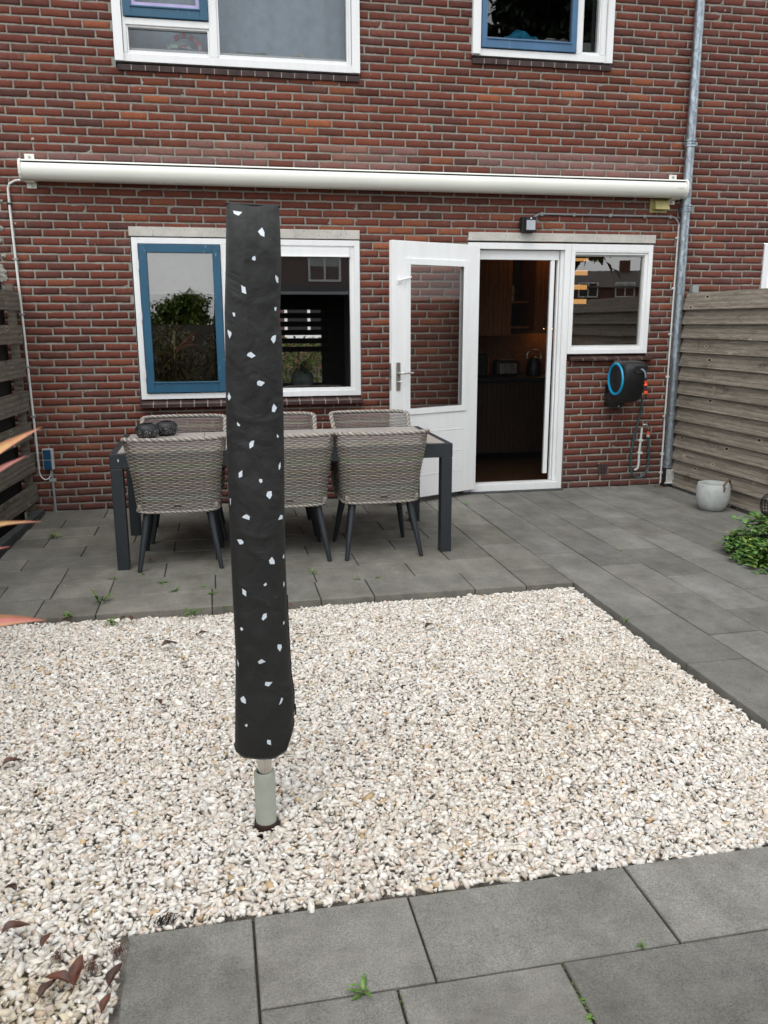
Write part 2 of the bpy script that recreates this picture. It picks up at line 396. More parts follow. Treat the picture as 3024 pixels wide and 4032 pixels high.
for (x0, x1, y0, y1) in ((-1.47,XM,4.53,7.25),(XM,2.075,4.53,7.25),(2.08,4.21,-3,7.25),(-.28,2.07,-1.2,1.96)):
    b.box(x0, x1, y0, y1, -.05, -.009 - .0005*abs(x0))
tag(b.build('joint_filling', M['joint']), kind='structure')

# gravel bed: tens of thousands of crushed stones in one mesh
protos = []
for k in range(28):
    bm = bmesh.new()
    ax = (1, random.uniform(.6,.95), random.uniform(.38,.62))
    for q in range(random.randint(8, 10)):
        v_ = Vector((random.gauss(0,1), random.gauss(0,1), random.gauss(0,1))).normalized()*random.uniform(.74, 1.12)
        bm.verts.new((v_.x*ax[0], v_.y*ax[1], v_.z*ax[2]))
    r_ = bmesh.ops.convex_hull(bm, input=bm.verts)
    loose = [v for v in bm.verts if not v.link_faces]
    bmesh.ops.delete(bm, geom=loose, context='VERTS')
    bmesh.ops.triangulate(bm, faces=bm.faces); bmesh.ops.recalc_face_normals(bm, faces=bm.faces)
    bm.verts.index_update()
    protos.append((np.array([v.co[:] for v in bm.verts]), np.array([[v.index for v in f.verts] for f in bm.faces]))); bm.free()
def surf_z(x, y):
    e = np.minimum(np.minimum(2.07-x, 4.52-y), .35)/.35
    z = -.036+.026*np.clip(e, 0, 1)
    z = z+.010*np.sin(x*3.1+y*1.7)*np.sin(y*2.3-x)
    nearm = np.clip((2.35-y)/.4, 0, 1)
    return z+.010*nearm
pts = []
sp_ = .0124
for yy in np.arange(1.0, 4.525, sp_):
    xs_ = np.arange(-1.5, 2.07, sp_)
    p = np.stack([xs_, np.full_like(xs_, yy)], 1)+rng.uniform(-.5,.5,(len(xs_),2))*sp_*1.3
    pts.append(p)
pts = np.concatenate(pts)
ok = (pts[:,0] < 2.058) & (pts[:,1] < 4.512) & (pts[:,1] > 1.0) & ~((pts[:,0] > -.298) & (pts[:,1] < 1.970))
ok &= (pts[:,0] > -.30*pts[:,1]-.30)            # beyond the left edge of what can be seen
ok &= np.hypot(pts[:,0]-.0965, pts[:,1]-2.395) > .043
pts = pts[ok]
N_ = len(pts)
size = np.exp(rng.normal(math.log(.0142), .28, N_)).clip(.008, .028)
big = rng.random(N_) < .03; size[big] *= 1.25
z = surf_z(pts[:,0], pts[:,1])+rng.normal(0, .0024, N_)-size*.25
# colours of the crushed stone
pal = np.array([(.72,.69,.64),(.68,.63,.565),(.76,.745,.715),(.62,.575,.51),(.60,.51,.41),(.52,.38,.22),(.46,.40,.33),(.66,.56,.50),(.55,.53,.50)])
ci = rng.choice(len(pal), N_, p=[.24,.20,.18,.14,.07,.015,.04,.07,.045])
colr = np.minimum(.90, pal[ci]*1.04)*rng.uniform(.78,1.06,(N_,1))
pk = np.array([noise.noise(Vector((p[0]*.9, p[1]*.9, 3))) for p in pts])
colr *= np.array([1.0,.992,.975]); colr *= (1-.10*np.clip(pk,0,1))[:,None]*np.array([1,.985,.96])**(np.clip(pk,0,1)[:,None]*2)
dirt = np.clip((-.30-pts[:,0])/.1,0,1)*np.clip((1.98-pts[:,1])/.15,0,1)
colr = colr*(1-.22*dirt[:,None]*rng.random((N_,1))*np.array([1,1.3,2.0]))
pi_ = rng.integers(0, len(protos), N_)
VV, FF, CC = [], [], []; base_i = 0
for k in range(len(protos)):
    idx = np.where(pi_ == k)[0]; pv, pf = protos[k]; n_ = len(idx)
    if not n_: continue
    a = rng.uniform(0, 2*np.pi, n_); tx = rng.normal(0, .30, n_); ty = rng.normal(0, .30, n_)
    ca, sa, cx, sx_, cy, sy = np.cos(a), np.sin(a), np.cos(tx), np.sin(tx), np.cos(ty), np.sin(ty)
    Z0 = np.zeros(n_); O1 = np.ones(n_)
    Rz = np.stack([np.stack([ca,-sa,Z0],1), np.stack([sa,ca,Z0],1), np.stack([Z0,Z0,O1],1)],1)
    Rx = np.stack([np.stack([O1,Z0,Z0],1), np.stack([Z0,cx,-sx_],1), np.stack([Z0,sx_,cx],1)],1)
    Ry = np.stack([np.stack([cy,Z0,sy],1), np.stack([Z0,O1,Z0],1), np.stack([-sy,Z0,cy],1)],1)
    RR = Rz@Rx@Ry
    stretch = rng.uniform(.85, 1.3, (n_,1,3))
    P = np.einsum('nij,nvj->nvi', RR, pv[None]*stretch)*size[idx][:,None,None]
    P += np.stack([pts[idx,0], pts[idx,1], z[idx]], 1)[:,None,:]
    VV.append(P.reshape(-1,3)); FF.append((pf[None]+(np.arange(n_)*len(pv))[:,None,None]).reshape(-1,3)+base_i)
    CC.append(np.repeat(colr[idx], len(pf)*3, axis=0)); base_i += n_*len(pv)
def np_mesh(name, V, F, Ccol, mat, k=3):
    me = bpy.data.meshes.new(name); me.vertices.add(len(V)); me.vertices.foreach_set('co', V.astype(np.float32).ravel())
    me.loops.add(F.size); me.loops.foreach_set('vertex_index', F.astype(np.int32).ravel())
    me.polygons.add(len(F)); me.polygons.foreach_set('loop_start', np.arange(0, F.size, k, dtype=np.int32))
    me.polygons.foreach_set('loop_total', np.full(len(F), k, np.int32)); me.update(calc_edges=True)
    at = me.color_attributes.new('tint', 'FLOAT_COLOR', 'CORNER')
    arr = np.ones((F.size, 4), np.float32); arr[:, :3] = Ccol; at.data.foreach_set('color', arr.ravel())
    me.materials.append(mat); me.validate()
    o = bpy.data.objects.new(name, me); COL.objects.link(o); return o
VV, FF, CC = np.concatenate(VV), np.concatenate(FF), np.concatenate(CC)
o = np_mesh('gravel', VV, FF, CC, M['stone']); tag(o, 'white and beige crushed stone gravel filling the bed', 'gravel', kind='stuff')
t = NT('gravel_base', rough=1); t.col(t.ramp(t.noise(90, 4), [(.35, (.36,.33,.28)), (.7, (.60,.56,.50))])); t.bump(t.noise(70), .008)
b = MB(); b.add([(-3,-3,-.052),(2.075,-3,-.052),(2.075,4.527,-.052),(-3,4.527,-.052)], [(0,1,2,3)])
tag(b.build('gravel_bed_base', t.m), kind='structure')

# ---------------------------------------------------------------- brick walls
HOLES = [(-.605,1.258,.858,2.286),(2.20,3.96,2.213,2.290),(2.20,3.162,-.1,2.213),(3.162,3.947,1.185,2.213),
         (-.622,1.268,3.425,5.25),(2.205,3.440,3.62,5.25),(5.06,6.4,1.1,2.25),(3.545-.0,3.545,0,0)]
CH, BL = .0628, .2085
def brickwork(name, parent, xa, xb, za, zb, phase, holes, ypl=WY):
    V, F, Cc = [], [], []; vb = 0
    nx, nz = 8, 4
    nrow = int((zb-za)/CH)
    for k in range(nrow):
        zc0 = za+k*CH+.0065; zc1 = zc0+CH-.0135; zm = (zc0+zc1)/2
        x = xa-((k % 2)*.5+phase)*BL+.015*math.sin(k*1.7)
        while x < xb:
            wd = BL+random.uniform(-.006,.006)
            segs = [(max(x, xa)+.0062, min(x+wd, xb)-.0062)]
            for (h0, h1, hz0, hz1) in holes:
                if hz0 < zm < hz1:
                    ns = []
                    for (a, c) in segs:
                        if c <= h0 or a >= h1: ns.append((a, c)); continue
                        if a < h0: ns.append((a, h0-.003))
                        if c > h1: ns.append((h1+.003, c))
                    segs = ns
            x += wd
            for (a, c) in segs:
                if c-a < .022: continue
                r_ = random.random()
                pat = noise.noise(Vector((a*.8, zm*1.1, 0))); pat2 = noise.noise(Vector((a*.45+7, zm*1.6, 5)))
                if r_ < .05+.28*max(0, pat): bc = (.240,.080,.040)
                elif r_ < .28: bc = (.115,.042,.031)
                elif r_ < .31: bc = (.098,.043,.034)
                else: bc = (.158,.048,.031)
                bc = tuple(u*(1+.35*pat2) for u in bc)
                if 2.75 < zm < 2.97 and noise.noise(Vector((a*1.3, zm*5, 9))) > -.12: bc = tuple(u*.55+v*.45 for u, v in zip(bc, (.30,.19,.18)))   # salt band above the awning
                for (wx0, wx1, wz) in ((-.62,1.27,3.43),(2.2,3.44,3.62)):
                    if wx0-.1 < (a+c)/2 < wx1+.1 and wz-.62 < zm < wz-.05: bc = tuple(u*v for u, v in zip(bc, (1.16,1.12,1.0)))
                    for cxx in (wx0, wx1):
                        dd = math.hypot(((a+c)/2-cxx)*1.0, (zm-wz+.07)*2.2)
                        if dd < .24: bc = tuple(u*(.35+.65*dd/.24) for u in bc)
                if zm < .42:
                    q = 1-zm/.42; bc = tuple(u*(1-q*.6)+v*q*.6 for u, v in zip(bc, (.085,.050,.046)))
                if phase > .4: bc = tuple(u*.6+v*.4 for u, v in zip(bc, (.125,.046,.040)))
                f = random.uniform(.86, 1.14); bc = tuple(u*f for u in bc)
                y0 = ypl+random.uniform(-.0025,.0015); tl = random.uniform(-.0018,.0018); tz = random.uniform(-.0015,.0015)
                n1 = 2 if c-a < .06 else nx
                xs_ = np.linspace(0, 1, n1); zs_ = np.linspace(0, 1, nz)
                X, Z_ = np.meshgrid(xs_, zs_, indexing='ij')
                ex = np.minimum(X, 1-X)*(c-a); ez = np.minimum(Z_, 1-Z_)*(zc1-zc0)
                dep = .003*np.exp(-np.minimum(ex, ez)/.003)
                PX = a+X*(c-a)+rng.normal(0, .0008, X.shape); PZ = zc0+Z_*(zc1-zc0)+rng.normal(0, .0008, X.shape)+tz*(X-.5)*2
                PY = y0+dep+tl*(X-.5)+rng.normal(0, .0007, X.shape)
                fr = np.stack([PX, PY, PZ], 2).reshape(-1, 3)
                idx = np.arange(n1*nz).reshape(n1, nz)
                q_ = np.stack([idx[:-1,:-1], idx[1:,:-1], idx[1:,1:], idx[:-1,1:]], 2).reshape(-1, 4)
                loop = list(idx[:,0])+list(idx[-1,1:])+list(idx[-2::-1,-1])+list(idx[0,-2:0:-1])
                bk = fr[loop].copy(); bk[:,1] = ypl+.022
                nl = len(loop); L_ = np.array(loop)
                side = np.stack([L_, len(fr)+np.arange(nl), len(fr)+(np.arange(nl)+1)%nl, np.roll(L_, -1)], 1)
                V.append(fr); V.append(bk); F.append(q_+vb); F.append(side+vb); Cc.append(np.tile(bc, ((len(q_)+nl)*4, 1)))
                vb += len(fr)+nl
    V, F, Cc = np.concatenate(V), np.concatenate(F), np.concatenate(Cc)
    o_ = off(parent); V = V-np.array(o_[:])
    o = np_mesh(name, V, F, Cc, M['brick'], 4); o.parent = parent; return o
def mortar(name, parent, xa, xb, za, zb, holes, ypl=WY, depth=.10):
    hs_ = [h for h in holes if h[1] > xa and h[0] < xb and h[1] > h[0]]
    xs_ = sorted({xa, xb, *[min(max(v, xa), xb) for h in hs_ for v in h[:2]]}); zs_ = sorted({za, zb, *[min(max(v, za), zb) for h in hs_ for v in h[2:]]})
    b = MB(); y = ypl+.0050
    for x0, x1 in zip(xs_[:-1], xs_[1:]):
        for z0, z1 in zip(zs_[:-1], zs_[1:]):
            if any(h[0] < (x0+x1)/2 < h[1] and h[2] < (z0+z1)/2 < h[3] for h in hs_): continue
            if x1-x0 < 1e-4 or z1-z0 < 1e-4: continue
            b.add([(x0,y,z0),(x1,y,z0),(x1,y,z1),(x0,y,z1)], [(0,1,2,3)])
            b.add([(x0,y+depth,z0),(x1,y+depth,z0),(x1,y+depth,z1),(x0,y+depth,z1)], [(0,3,2,1)])
    for h in hs_:
        x0, x1, z0, z1 = max(h[0],xa), min(h[1],xb), max(h[2],za), min(h[3],zb)
        b.add([(x0,y,z0),(x0,y+depth,z0),(x0,y+depth,z1),(x0,y,z1)], [(0,1,2,3)]); b.add([(x1,y,z0),(x1,y+depth,z0),(x1,y+depth,z1),(x1,y,z1)], [(0,3,2,1)])
        b.add([(x0,y,z0),(x1,y,z0),(x1,y+depth,z0),(x0,y+depth,z0)], [(0,1,2,3)]); b.add([(x0,y,z1),(x1,y,z1),(x1,y+depth,z1),(x0,y+depth,z1)], [(0,3,2,1)])
    return b.build(name, M['mortar'], parent, fix=False)
house = thing('brick_house', 'red brick terraced house with white window frames and open garden door', 'house', (1.4, WY, 0))
nb = thing('brick_house', 'neighbouring brick house to the right beyond the grey downpipe', 'house', (5.4, WY, 0))
wall = mortar('wall', house, -2.6, 4.245, -.06, 5.45, HOLES)
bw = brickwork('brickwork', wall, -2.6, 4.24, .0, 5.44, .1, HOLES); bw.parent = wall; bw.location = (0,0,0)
wall2 = mortar('wall', nb, 4.251, 6.9, -.06, 5.45, HOLES)
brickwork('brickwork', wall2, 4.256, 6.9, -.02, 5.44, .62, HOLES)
# pale smears of old mortar at the left-hand corner of the wall
b = MB()
for k in range(44):
    x = -1.60+random.gauss(0, .028); z_ = random.uniform(1.78, 2.55); n_ = 9; r_ = random.uniform(.012,.034)
    pts_ = [(x+r_*random.uniform(.6,1.2)*math.cos(a), WY-.0045, z_+r_*random.uniform(.5,1)*math.sin(a)) for a in [2*math.pi*q/n_ for q in range(n_)]]
    c_ = (x, WY-.010-random.random()*.004, z_); bp = [(p[0]*1.0, WY+.006, p[2]) for p in pts_]
    b.add([c_]+pts_+bp, [(0, q+1, (q+1)%n_+1) for q in range(n_)]+[(q+1, n_+q+1, n_+(q+1)%n_+1, (q+1)%n_+1) for q in range(n_)])
t = NT('pale_mortar', rough=.95); t.col(t.ramp(t.noise(40, 6), [(.35, (.16,.155,.13)), (.7, (.36,.35,.31))])); t.bump(t.noise(80), .004)
b.build('mortar_smear', t.m, wall)
# soldier vent bricks low on the wall by the kitchen
for u in (3.565,):
    b = MB()
    for k in range(3): b.box(u-.045+k*.034, u-.016+k*.034, WY-.006, WY+.02, .128, .222)
    b.build('air_brick', M['darkbrick'], wall, bevel=.002)
# roof and gutter above the frame
b = MB(); b.prism([(WY-.35,5.38),(WY-.35,5.44),(WY+4,8.3),(WY+8.3,5.4),(WY+8.3,5.34),(WY+4,8.2),(WY+.1,5.46),(WY+.1,5.38)], -2.7, 6.95)
b.build('roof', M['darkbrick'], house)
b = MB(); b.box(-2.6, 6.9, WY-.45, WY-.352, 5.34, 5.46); b.build('gutter', M['galv'], house)

def lintel(x0, x1, z0, z1):
    b = MB(); n_ = 24
    for k in range(n_):
        pass
    b.box(x0, x1, WY-.012, WY+.08, z0, z1); return b.build('lintel', M['lintel'], house, bevel=.004)
lintel(-.612, 1.254, 2.216, 2.290); lintel(2.204, 3.958, 2.222, 2.293)

def sill(x0, x1, z0, z1, proud, mat, win, pitch=.112, slope=.02, name='sill'):
    b = MB(); n_ = max(2, round((x1-x0)/pitch)); p = (x1-x0)/n_
    for k in range(n_):
        a, c = x0+k*p+.003, x0+(k+1)*p-.003; b.mat = 0; dz = random.uniform(-.0015,.0015)
        b.prism([(WY-proud, z0+dz), (WY-proud, z1-slope+dz), (WY+.05, z1+dz), (WY+.05, z0+dz)], a, c)
        if k: b.mat = 1; b.prism([(WY-proud+.001, z0+.001), (WY-proud+.001, z1-slope-.001), (WY+.05, z1-.003), (WY+.05, z0+.002)], x0+k*p-.0035, x0+k*p+.0035)
    return b.build(name, [mat, M['tilegrout']], win)

# --- windows: thing house > window > frame, casement, pane ...
def part(name, parent=house):
    e = bpy.data.objects.new(name, None); COL.objects.link(e); e.parent = parent; return e
def pane(x0, x1, z0, z1, y, parent, mat='glass', name='pane'):
    b = MB(); b.add([(x0,y,z0),(x1,y,z0),(x1,y,z1),(x0,y,z1)], [(0,1,2,3)]); return b.build(name, M[mat], parent, fix=False)
FY = WY-.006
# lower living room window
win = part('window')
b = MB(); b.frame(-.597, 1.253, .918, 2.208, .047, FY, FY+.09)
b.box(.100, .150, FY, FY+.09, .965, 2.161)
b.frame(.150, 1.206, .965, 2.161, .036, FY+.012, FY+.085, wt=.012, wb=.024)
b.build('frame', M['white'], win, bevel=.003)
b = MB(); b.frame(-.545, .096, .972, 2.155, .062, FY-.016, FY+.04, wb=.072); b.box(-.492, .045, FY-.024, FY-.016, 1.048, 1.062)
b.build('casement', M['blue'], win, bevel=.003)
for z_ in (2.00, 1.60, 1.13): b = MB(); b.tube([(-.553, FY-.020, z_-.035), (-.553, FY-.020, z_+.035)], .007, 8); b.build('hinge', M['white'], win, smooth=True)
b = MB(); b.box(.188, 1.168, FY-.004, FY+.05, 2.078, 2.147); b.box(.186, 1.170, FY-.012, FY-.004, 2.072, 2.084)
b.build('vent_grille', M['white'], win, bevel=.003)
pane(-.490, .042, 1.058, 2.095, FY+.012, win); pane(.184, 1.172, .985, 2.075, FY+.040, win)
b = MB(); b.box(-.606, -.5975, FY+.02, FY+.08, .917, 2.214); b.box(1.2535, 1.259, FY+.02, FY+.08, .917, 2.214); b.build('gap_shade_strip', M['blackm'], win)  # black strips stand in for the shadow gap between brick and frame
sill(-.612, 1.262, .855, .917, .080, M['tile'], win, slope=.034)
# kitchen window
win = part('window')
b = MB(); b.frame(3.155, 3.942, 1.249, 2.150, .040, FY, FY+.09, wt=.012)
b.frame(3.195-.038, 3.902, 1.289, 2.138, .030, FY+.012, FY+.085, wb=.026, wt=.02)
b.box(3.155, 3.942, FY, FY+.09, 2.150, 2.208)
b.build('frame', M['white'], win, bevel=.003)
b = MB(); b.box(3.9425, 3.9515, FY+.012, FY+.08, 1.245, 2.208); b.build('gap_shade_strip', M['blackm'], win)  # black strip paints the shadow gap right of the frame
pane(3.185, 3.874, 1.312, 2.121, FY+.05, win)
b = MB(); b.frame(3.187, 3.872, 1.315, 2.118, .012, FY+.03, FY+.048); b.build('glazing_bead', M['greypl'], win)
sill(3.175, 3.985, 1.192, 1.240, .060, M['tile'], win, slope=.03)
# upper left window
win = part('window')
b = MB(); b.box(-.612, 1.264, FY, FY+.09, 3.494, 3.552); b.box(-.555, -.530, FY, FY+.09, 3.552, 5.15); b.box(1.182, 1.200, FY, FY+.09, 3.552, 5.15)
b.box(.090, .150, FY, FY+.09, 3.552, 5.15); b.box(-.530, .090, FY, FY+.09, 3.752, 3.800); b.box(-.612, 1.264, FY, FY+.09, 5.15, 5.2)
b.frame(-.530, .090, 3.552, 3.752, .014, FY+.012, FY+.085, wb=.024); b.frame(.150, 1.182, 3.552, 5.15, .016, FY+.012, FY+.085, wb=.026)
b.build('frame', M['white'], win, bevel=.003)
for x0, x1 in ((-.624,-.558),(1.203,1.268)): b = MB(); b.box(x0, x1, FY-.025, FY+.05, 3.490, 5.2); b.build('cover_board', M['white'], win, bevel=.003)
b = MB(); b.frame(-.545, .086, 3.806, 5.1, .062, FY-.016, FY+.04, wb=.078); b.box(-.49, .03, FY-.024, FY-.016, 3.868, 3.88); b.build('casement', M['blue'], win, bevel=.003)
M['lilac'] = simple('lilac_bead', (.42,.38,.62), .4)
b = MB(); b.frame(-.483, .024, 3.884, 5.04, .026, FY+.004, FY+.03); b.build('glazing_bead', M['lilac'], win)
pane(-.47, .012, 3.9, 5.03, FY+.02, win, 'glassup'); pane(-.518, .078, 3.574, 3.740, FY+.05, win, 'glassup'); pane(.164, 1.168, 3.576, 5.14, FY+.05, win, 'glassup')
sill(-.612, 1.262, 3.430, 3.474, .020, M['darkbrick'], win, pitch=.104, slope=.004)
# upper right window
win = part('window')
b = MB(); b.box(2.212, 3.435, FY, FY+.09, 3.680, 3.735); b.box(3.118, 3.168, FY, FY+.09, 3.735, 5.2); b.box(3.335, 3.380, FY, FY+.09, 3.735, 5.2); b.box(2.212, 2.281, FY, FY+.09, 3.735, 5.2)
b.frame(3.168, 3.335, 3.735, 5.2, .012, FY+.012, FY+.085, wb=.022); b.build('frame', M['white'], win, bevel=.003)
for x0, x1, z0 in ((2.205,2.274,3.686),(3.384,3.440,3.672)): b = MB(); b.box(x0, x1, FY-.025, FY+.05, z0, 5.2); b.build('cover_board', M['white'], win, bevel=.003)
b = MB(); b.frame(2.284, 3.114, 3.742, 5.15, .046, FY-.016, FY+.04, wb=.076); b.box(2.33, 3.07, FY-.024, FY-.016, 3.802, 3.813); b.build('casement', M['blue2'], win, bevel=.003)
pane(2.326, 3.072, 3.814, 5.11, FY+.014, win, 'glassmid'); pane(3.178, 3.325, 3.755, 5.19, FY+.05, win)
sill(2.206, 3.440, 3.618, 3.662, .020, M['darkbrick'], win, pitch=.1, slope=.004)
# neighbour's window
win = part('window', nb)
b = MB(); b.frame(5.065, 6.395, 1.1, 2.235, .06, FY, FY+.09); b.box(5.6, 5.65, FY, FY+.09, 1.16, 2.175); b.build('frame', M['white'], win, bevel=.003)
pane(5.12, 6.34, 1.15, 2.18, FY+.04, win)

# --- garden door
fr = part('door_frame')
b = MB(); b.box(2.204, 2.262, FY, FY+.09, .0, 2.155); b.box(3.098, 3.153, FY, FY+.09, .0, 2.208); b.box(2.204, 3.098, FY, FY+.09, 2.155, 2.208)
b.box(3.070, 3.098, FY+.03, FY+.09, .085, 2.155); b.build('jamb', M['white'], fr, bevel=.003)
b = MB(); b.box(2.262, 3.098, FY-.02, FY+.10, .012, .080); b.build('threshold', M['white'], fr, bevel=.004)
b = MB(); b.box(2.15, 3.16, WY-.06, WY+.02, -.02, .010); b.build('doorstep', M['kerb'], fr, bevel=.003)
# door leaf, swung open to the left
hx, hy = 2.282, 7.205; ex, ey = 1.432, 6.842
dv = Vector((ex-hx, ey-hy, 0)); DW = dv.length; dv.normalize(); nv = Vector((dv.y, -dv.x, 0))
if nv.y > 0: nv = -nv            # faces the garden
door = part('door')
class DB(MB):
    def dbox(s, u0, u1, z0, z1, d0, d1):   # u from the free edge (0) to the hinge (DW); d towards the garden
        vs = []
        for z_ in (z0, z1):
            for (u, d_) in ((u0,d0),(u1,d0),(u1,d1),(u0,d1)):
                p = Vector((ex, ey, 0))-dv*u+nv*d_; vs.append((p.x, p.y, z_))
        s.add(vs, [(0,3,2,1),(4,5,6,7),(0,1,5,4),(1,2,6,5),(2,3,7,6),(3,0,4,7)])
    def P(s, u, z_, d_):
        p = Vector((ex, ey, z_))-dv*u+nv*d_; return p
T = .02
b = DB(); ZB, ZT = .050, 2.178; g0, g1, gz0, gz1 = .150, .775, .795, 2.025
b.dbox(0, g0, ZB, ZT, -T, T); b.dbox(g1, DW, ZB, ZT, -T, T); b.dbox(g0, g1, gz1, ZT, -T, T); b.dbox(g0, g1, ZB, gz0, -T, T)
b.build('leaf', M['white'], door, bevel=.003)
b = DB()
for s_ in (1, -1):
    lo, hi = (T, T+.010) if s_ > 0 else (-T-.010, -T)
    b.dbox(g0-.018, g0+.030, gz0-.018, gz1+.018, lo, hi); b.dbox(g1-.030, g1+.018, gz0-.018, gz1+.018, lo, hi)
    b.dbox(g0+.030, g1-.030, gz1-.030, gz1+.018, lo, hi); b.dbox(g0+.030, g1-.030, gz0-.018, gz0+.030, lo, hi)
for z_ in (.62, .43, .245): b.dbox(g0, g1, z_-.003, z_+.003, T, T+.0025)
b.build('glazing_bead', M['white'], door, bevel=.003)
b = DB(); b.add([b.P(g0,gz0,0), b.P(g1,gz0,0), b.P(g1,gz1,0), b.P(g0,gz1,0)], [(0,1,2,3)]); b.build('pane', M['glassdoor'], door, fix=False)
b = DB(); b.dbox(.038, .080, .985, 1.215, T, T+.007); b.dbox(-.006, 0, .99, 1.21, -.012, .012)
p0 = b.P(.060, 1.128, T+.007); p1 = b.P(.060, 1.128, T+.052)
b.tube([p0, p1, b.P(.072, 1.128, T+.060), b.P(.175, 1.128, T+.058)], .0095, 10); b.tube([b.P(.059,1.055,T+.004), b.P(.059,1.055,T+.02)], .009, 10)
b.tube([b.P(.059,1.055,T+.02), b.P(.075,1.058,T+.028)], .006, 6)
b.build('handle', M['steel'], door, smooth=True, bevel=.001)
b = DB(); b.dbox(.050, .078, 1.84, 1.90, T, T+.006); b.tube([b.P(.064,1.868,T+.006), b.P(.075,1.872,T+.022), b.P(.175,1.895,T+.026)], [.010,.008,.006], 8); b.tube([b.P(.064,1.868,T+.004), b.P(.064,1.868,T+.02)], .012, 10)
b.build('window_stay', M['white'], door, smooth=True)
# pleated insect screen in the opening
sc = part('insect_screen')
b = MB(); b.box(2.270, 3.062, FY+.045, FY+.085, 2.070, 2.150); b.box(2.262, 2.290, FY+.045, FY+.085, .085, 2.070); b.box(3.050, 3.066, FY+.045, FY+.085, .085, 2.07)
b.build('cassette', M['white'], sc, bevel=.003)
b = MB(); b.box(2.985, 3.024, FY+.048, FY+.082, .15, 2.068); b.build('closing_bar', M['white'], sc, bevel=.003)
b = MB(); n_ = 84; xs_ = [2.29+(2.985-2.29)*k/n_ for k in range(n_+1)]
for k in range(n_): b.add([(xs_[k], FY+.058+.012*(k%2), .1), (xs_[k+1], FY+.058+.012*((k+1)%2), .1), (xs_[k+1], FY+.058+.012*((k+1)%2), 2.07), (xs_[k], FY+.058+.012*(k%2), 2.07)], [(0,1,2,3)])
b.build('pleated_mesh', M['mesh'], sc, fix=False)

# --- rooms behind the openings
def room(name, x0, x1, y0, y1, z0, z1, mat, back=None):
    b = MB(); V8 = [(x0,y0,z0),(x1,y0,z0),(x1,y1,z0),(x0,y1,z0),(x0,y0,z1),(x1,y0,z1),(x1,y1,z1),(x0,y1,z1)]
    b.add(V8, [(0,1,2,3),(4,7,6,5),(0,3,7,4),(1,5,6,2)])
    if back is None: b.add(V8, [(3,2,6,7)])
    else:
        a, c, e, f = back
        for (p, q, r_, s_) in ((x0,a,z0,z1),(c,x1,z0,z1),(a,c,z0,e),(a,c,f,z1)):
            b.add([(p,y1,r_),(q,y1,r_),(q,y1,s_),(p,y1,s_)], [(0,1,2,3)])
    return b.build(name, mat, house, fix=False)
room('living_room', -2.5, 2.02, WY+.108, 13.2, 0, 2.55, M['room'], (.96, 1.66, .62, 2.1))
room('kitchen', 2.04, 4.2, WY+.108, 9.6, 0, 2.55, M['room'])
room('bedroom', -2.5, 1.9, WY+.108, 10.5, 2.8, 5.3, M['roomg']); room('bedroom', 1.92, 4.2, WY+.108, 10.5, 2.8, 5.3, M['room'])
b = MB(); b.box(2.06, 4.18, 7.42, 9.58, .002, .012); t = NT('kitchen_floor', rough=.25); t.col(t.ramp(t.noise(4, 3, vec=t.co((1,8,1))), [(.3, (.05,.022,.009)), (.7, (.10,.045,.018))])); b.build('floor', t.m, house)
# roller blinds with white bottom rails behind the living room panes
t = NT('blind_fabric', rough=.9); t.col(t.ramp(t.noise(200, 2), [(.3, (.16,.17,.17)), (.7, (.22,.23,.23))])); M['blind'] = t.m
for (x0, x1, lab) in ((-.480, .034, 'grey roller blind with white rail behind the blue framed lower window'), (.192, 1.164, 'grey roller blind with white rail behind the fixed pane by the covered dryer')):
    rb = thing('roller_blind', lab, 'blind', ((x0+x1)/2, 7.40, 2.15), 0, 'roller blinds in the living room window')
    yb__ = 7.318 if x0 < 0 else 7.332
    b = MB(); b.box(x0, x1, yb__, yb__+.002, 1.797, 2.09 if x0 < 0 else 2.072); b.build('cloth', M['blind'] if x0 > 0 else simple('white_blind_cloth', (.66,.67,.64), .9), rb)
    b = MB(); b.box(x0, x1, yb__-.010, yb__+.008, 1.770, 1.796); b.build('bottom_rail', M['white'], rb, bevel=.003)
b = MB(); n_ = 8
bl = thing('striped_blind', 'striped blind hanging in the far window of the living room', 'blind', (1.5, 13.1, 1.6))
for k in range(n_): b.box(.85, 1.75, 13.05, 13.06, 1.10+k*.125, 1.180+k*.125)
b.build('slats', M['blackm'], bl)
b = MB(); b.box(.85, 1.75, 13.04, 13.07, 1.80, 2.12); b.build('valance', M['blackm'], bl)
# vase with a plant on the window sill
va = thing('vase', 'round grey green glazed vase with a leafy plant behind the window', 'vase', (.765, 7.47, .985))
b = MB(); b.lathe([(0,0),(.055,0),(.088,.025),(.100,.065),(.094,.105),(.066,.132),(.060,.140),(.054,.138),(.058,.125),(0,.11)], (.765,7.47,.985), 32)
t = NT('glazed_vase', rough=.15); t.col(t.ramp(t.noise(14, 5), [(.35, (.24,.32,.28)), (.7, (.50,.60,.54))])); b.build('body', t.m, va, smooth=True)
b = MB(); b.box(-.59, 1.2, 7.372, 7.56, .955, .984); b.build('inner_sill', M['white'], house)
def leaf(b, p, d, up, L, wd, curl=.3, seg=3, tint=(1,1,1), droop=None):
    d = d.normalized(); s_ = d.cross(up).normalized(); up = s_.cross(d)
    vs = []; prof = [0, .75, 1, .7, 0] if seg == 4 else [0, 1, .8, 0]
    n_ = len(prof)-1
    for i, wv_ in enumerate(prof):
        t_ = i/n_; c_ = p+d*L*t_-up*curl*L*t_*t_
        vs += [c_-s_*wd*.5*wv_+up*wd*.12*wv_, c_, c_+s_*wd*.5*wv_+up*wd*.12*wv_]
    b.tint = tint
    b.add(vs, [(3*i+k, 3*i+k+1, 3*i+k+4, 3*i+k+3) for i in range(n_) for k in (0,1)])
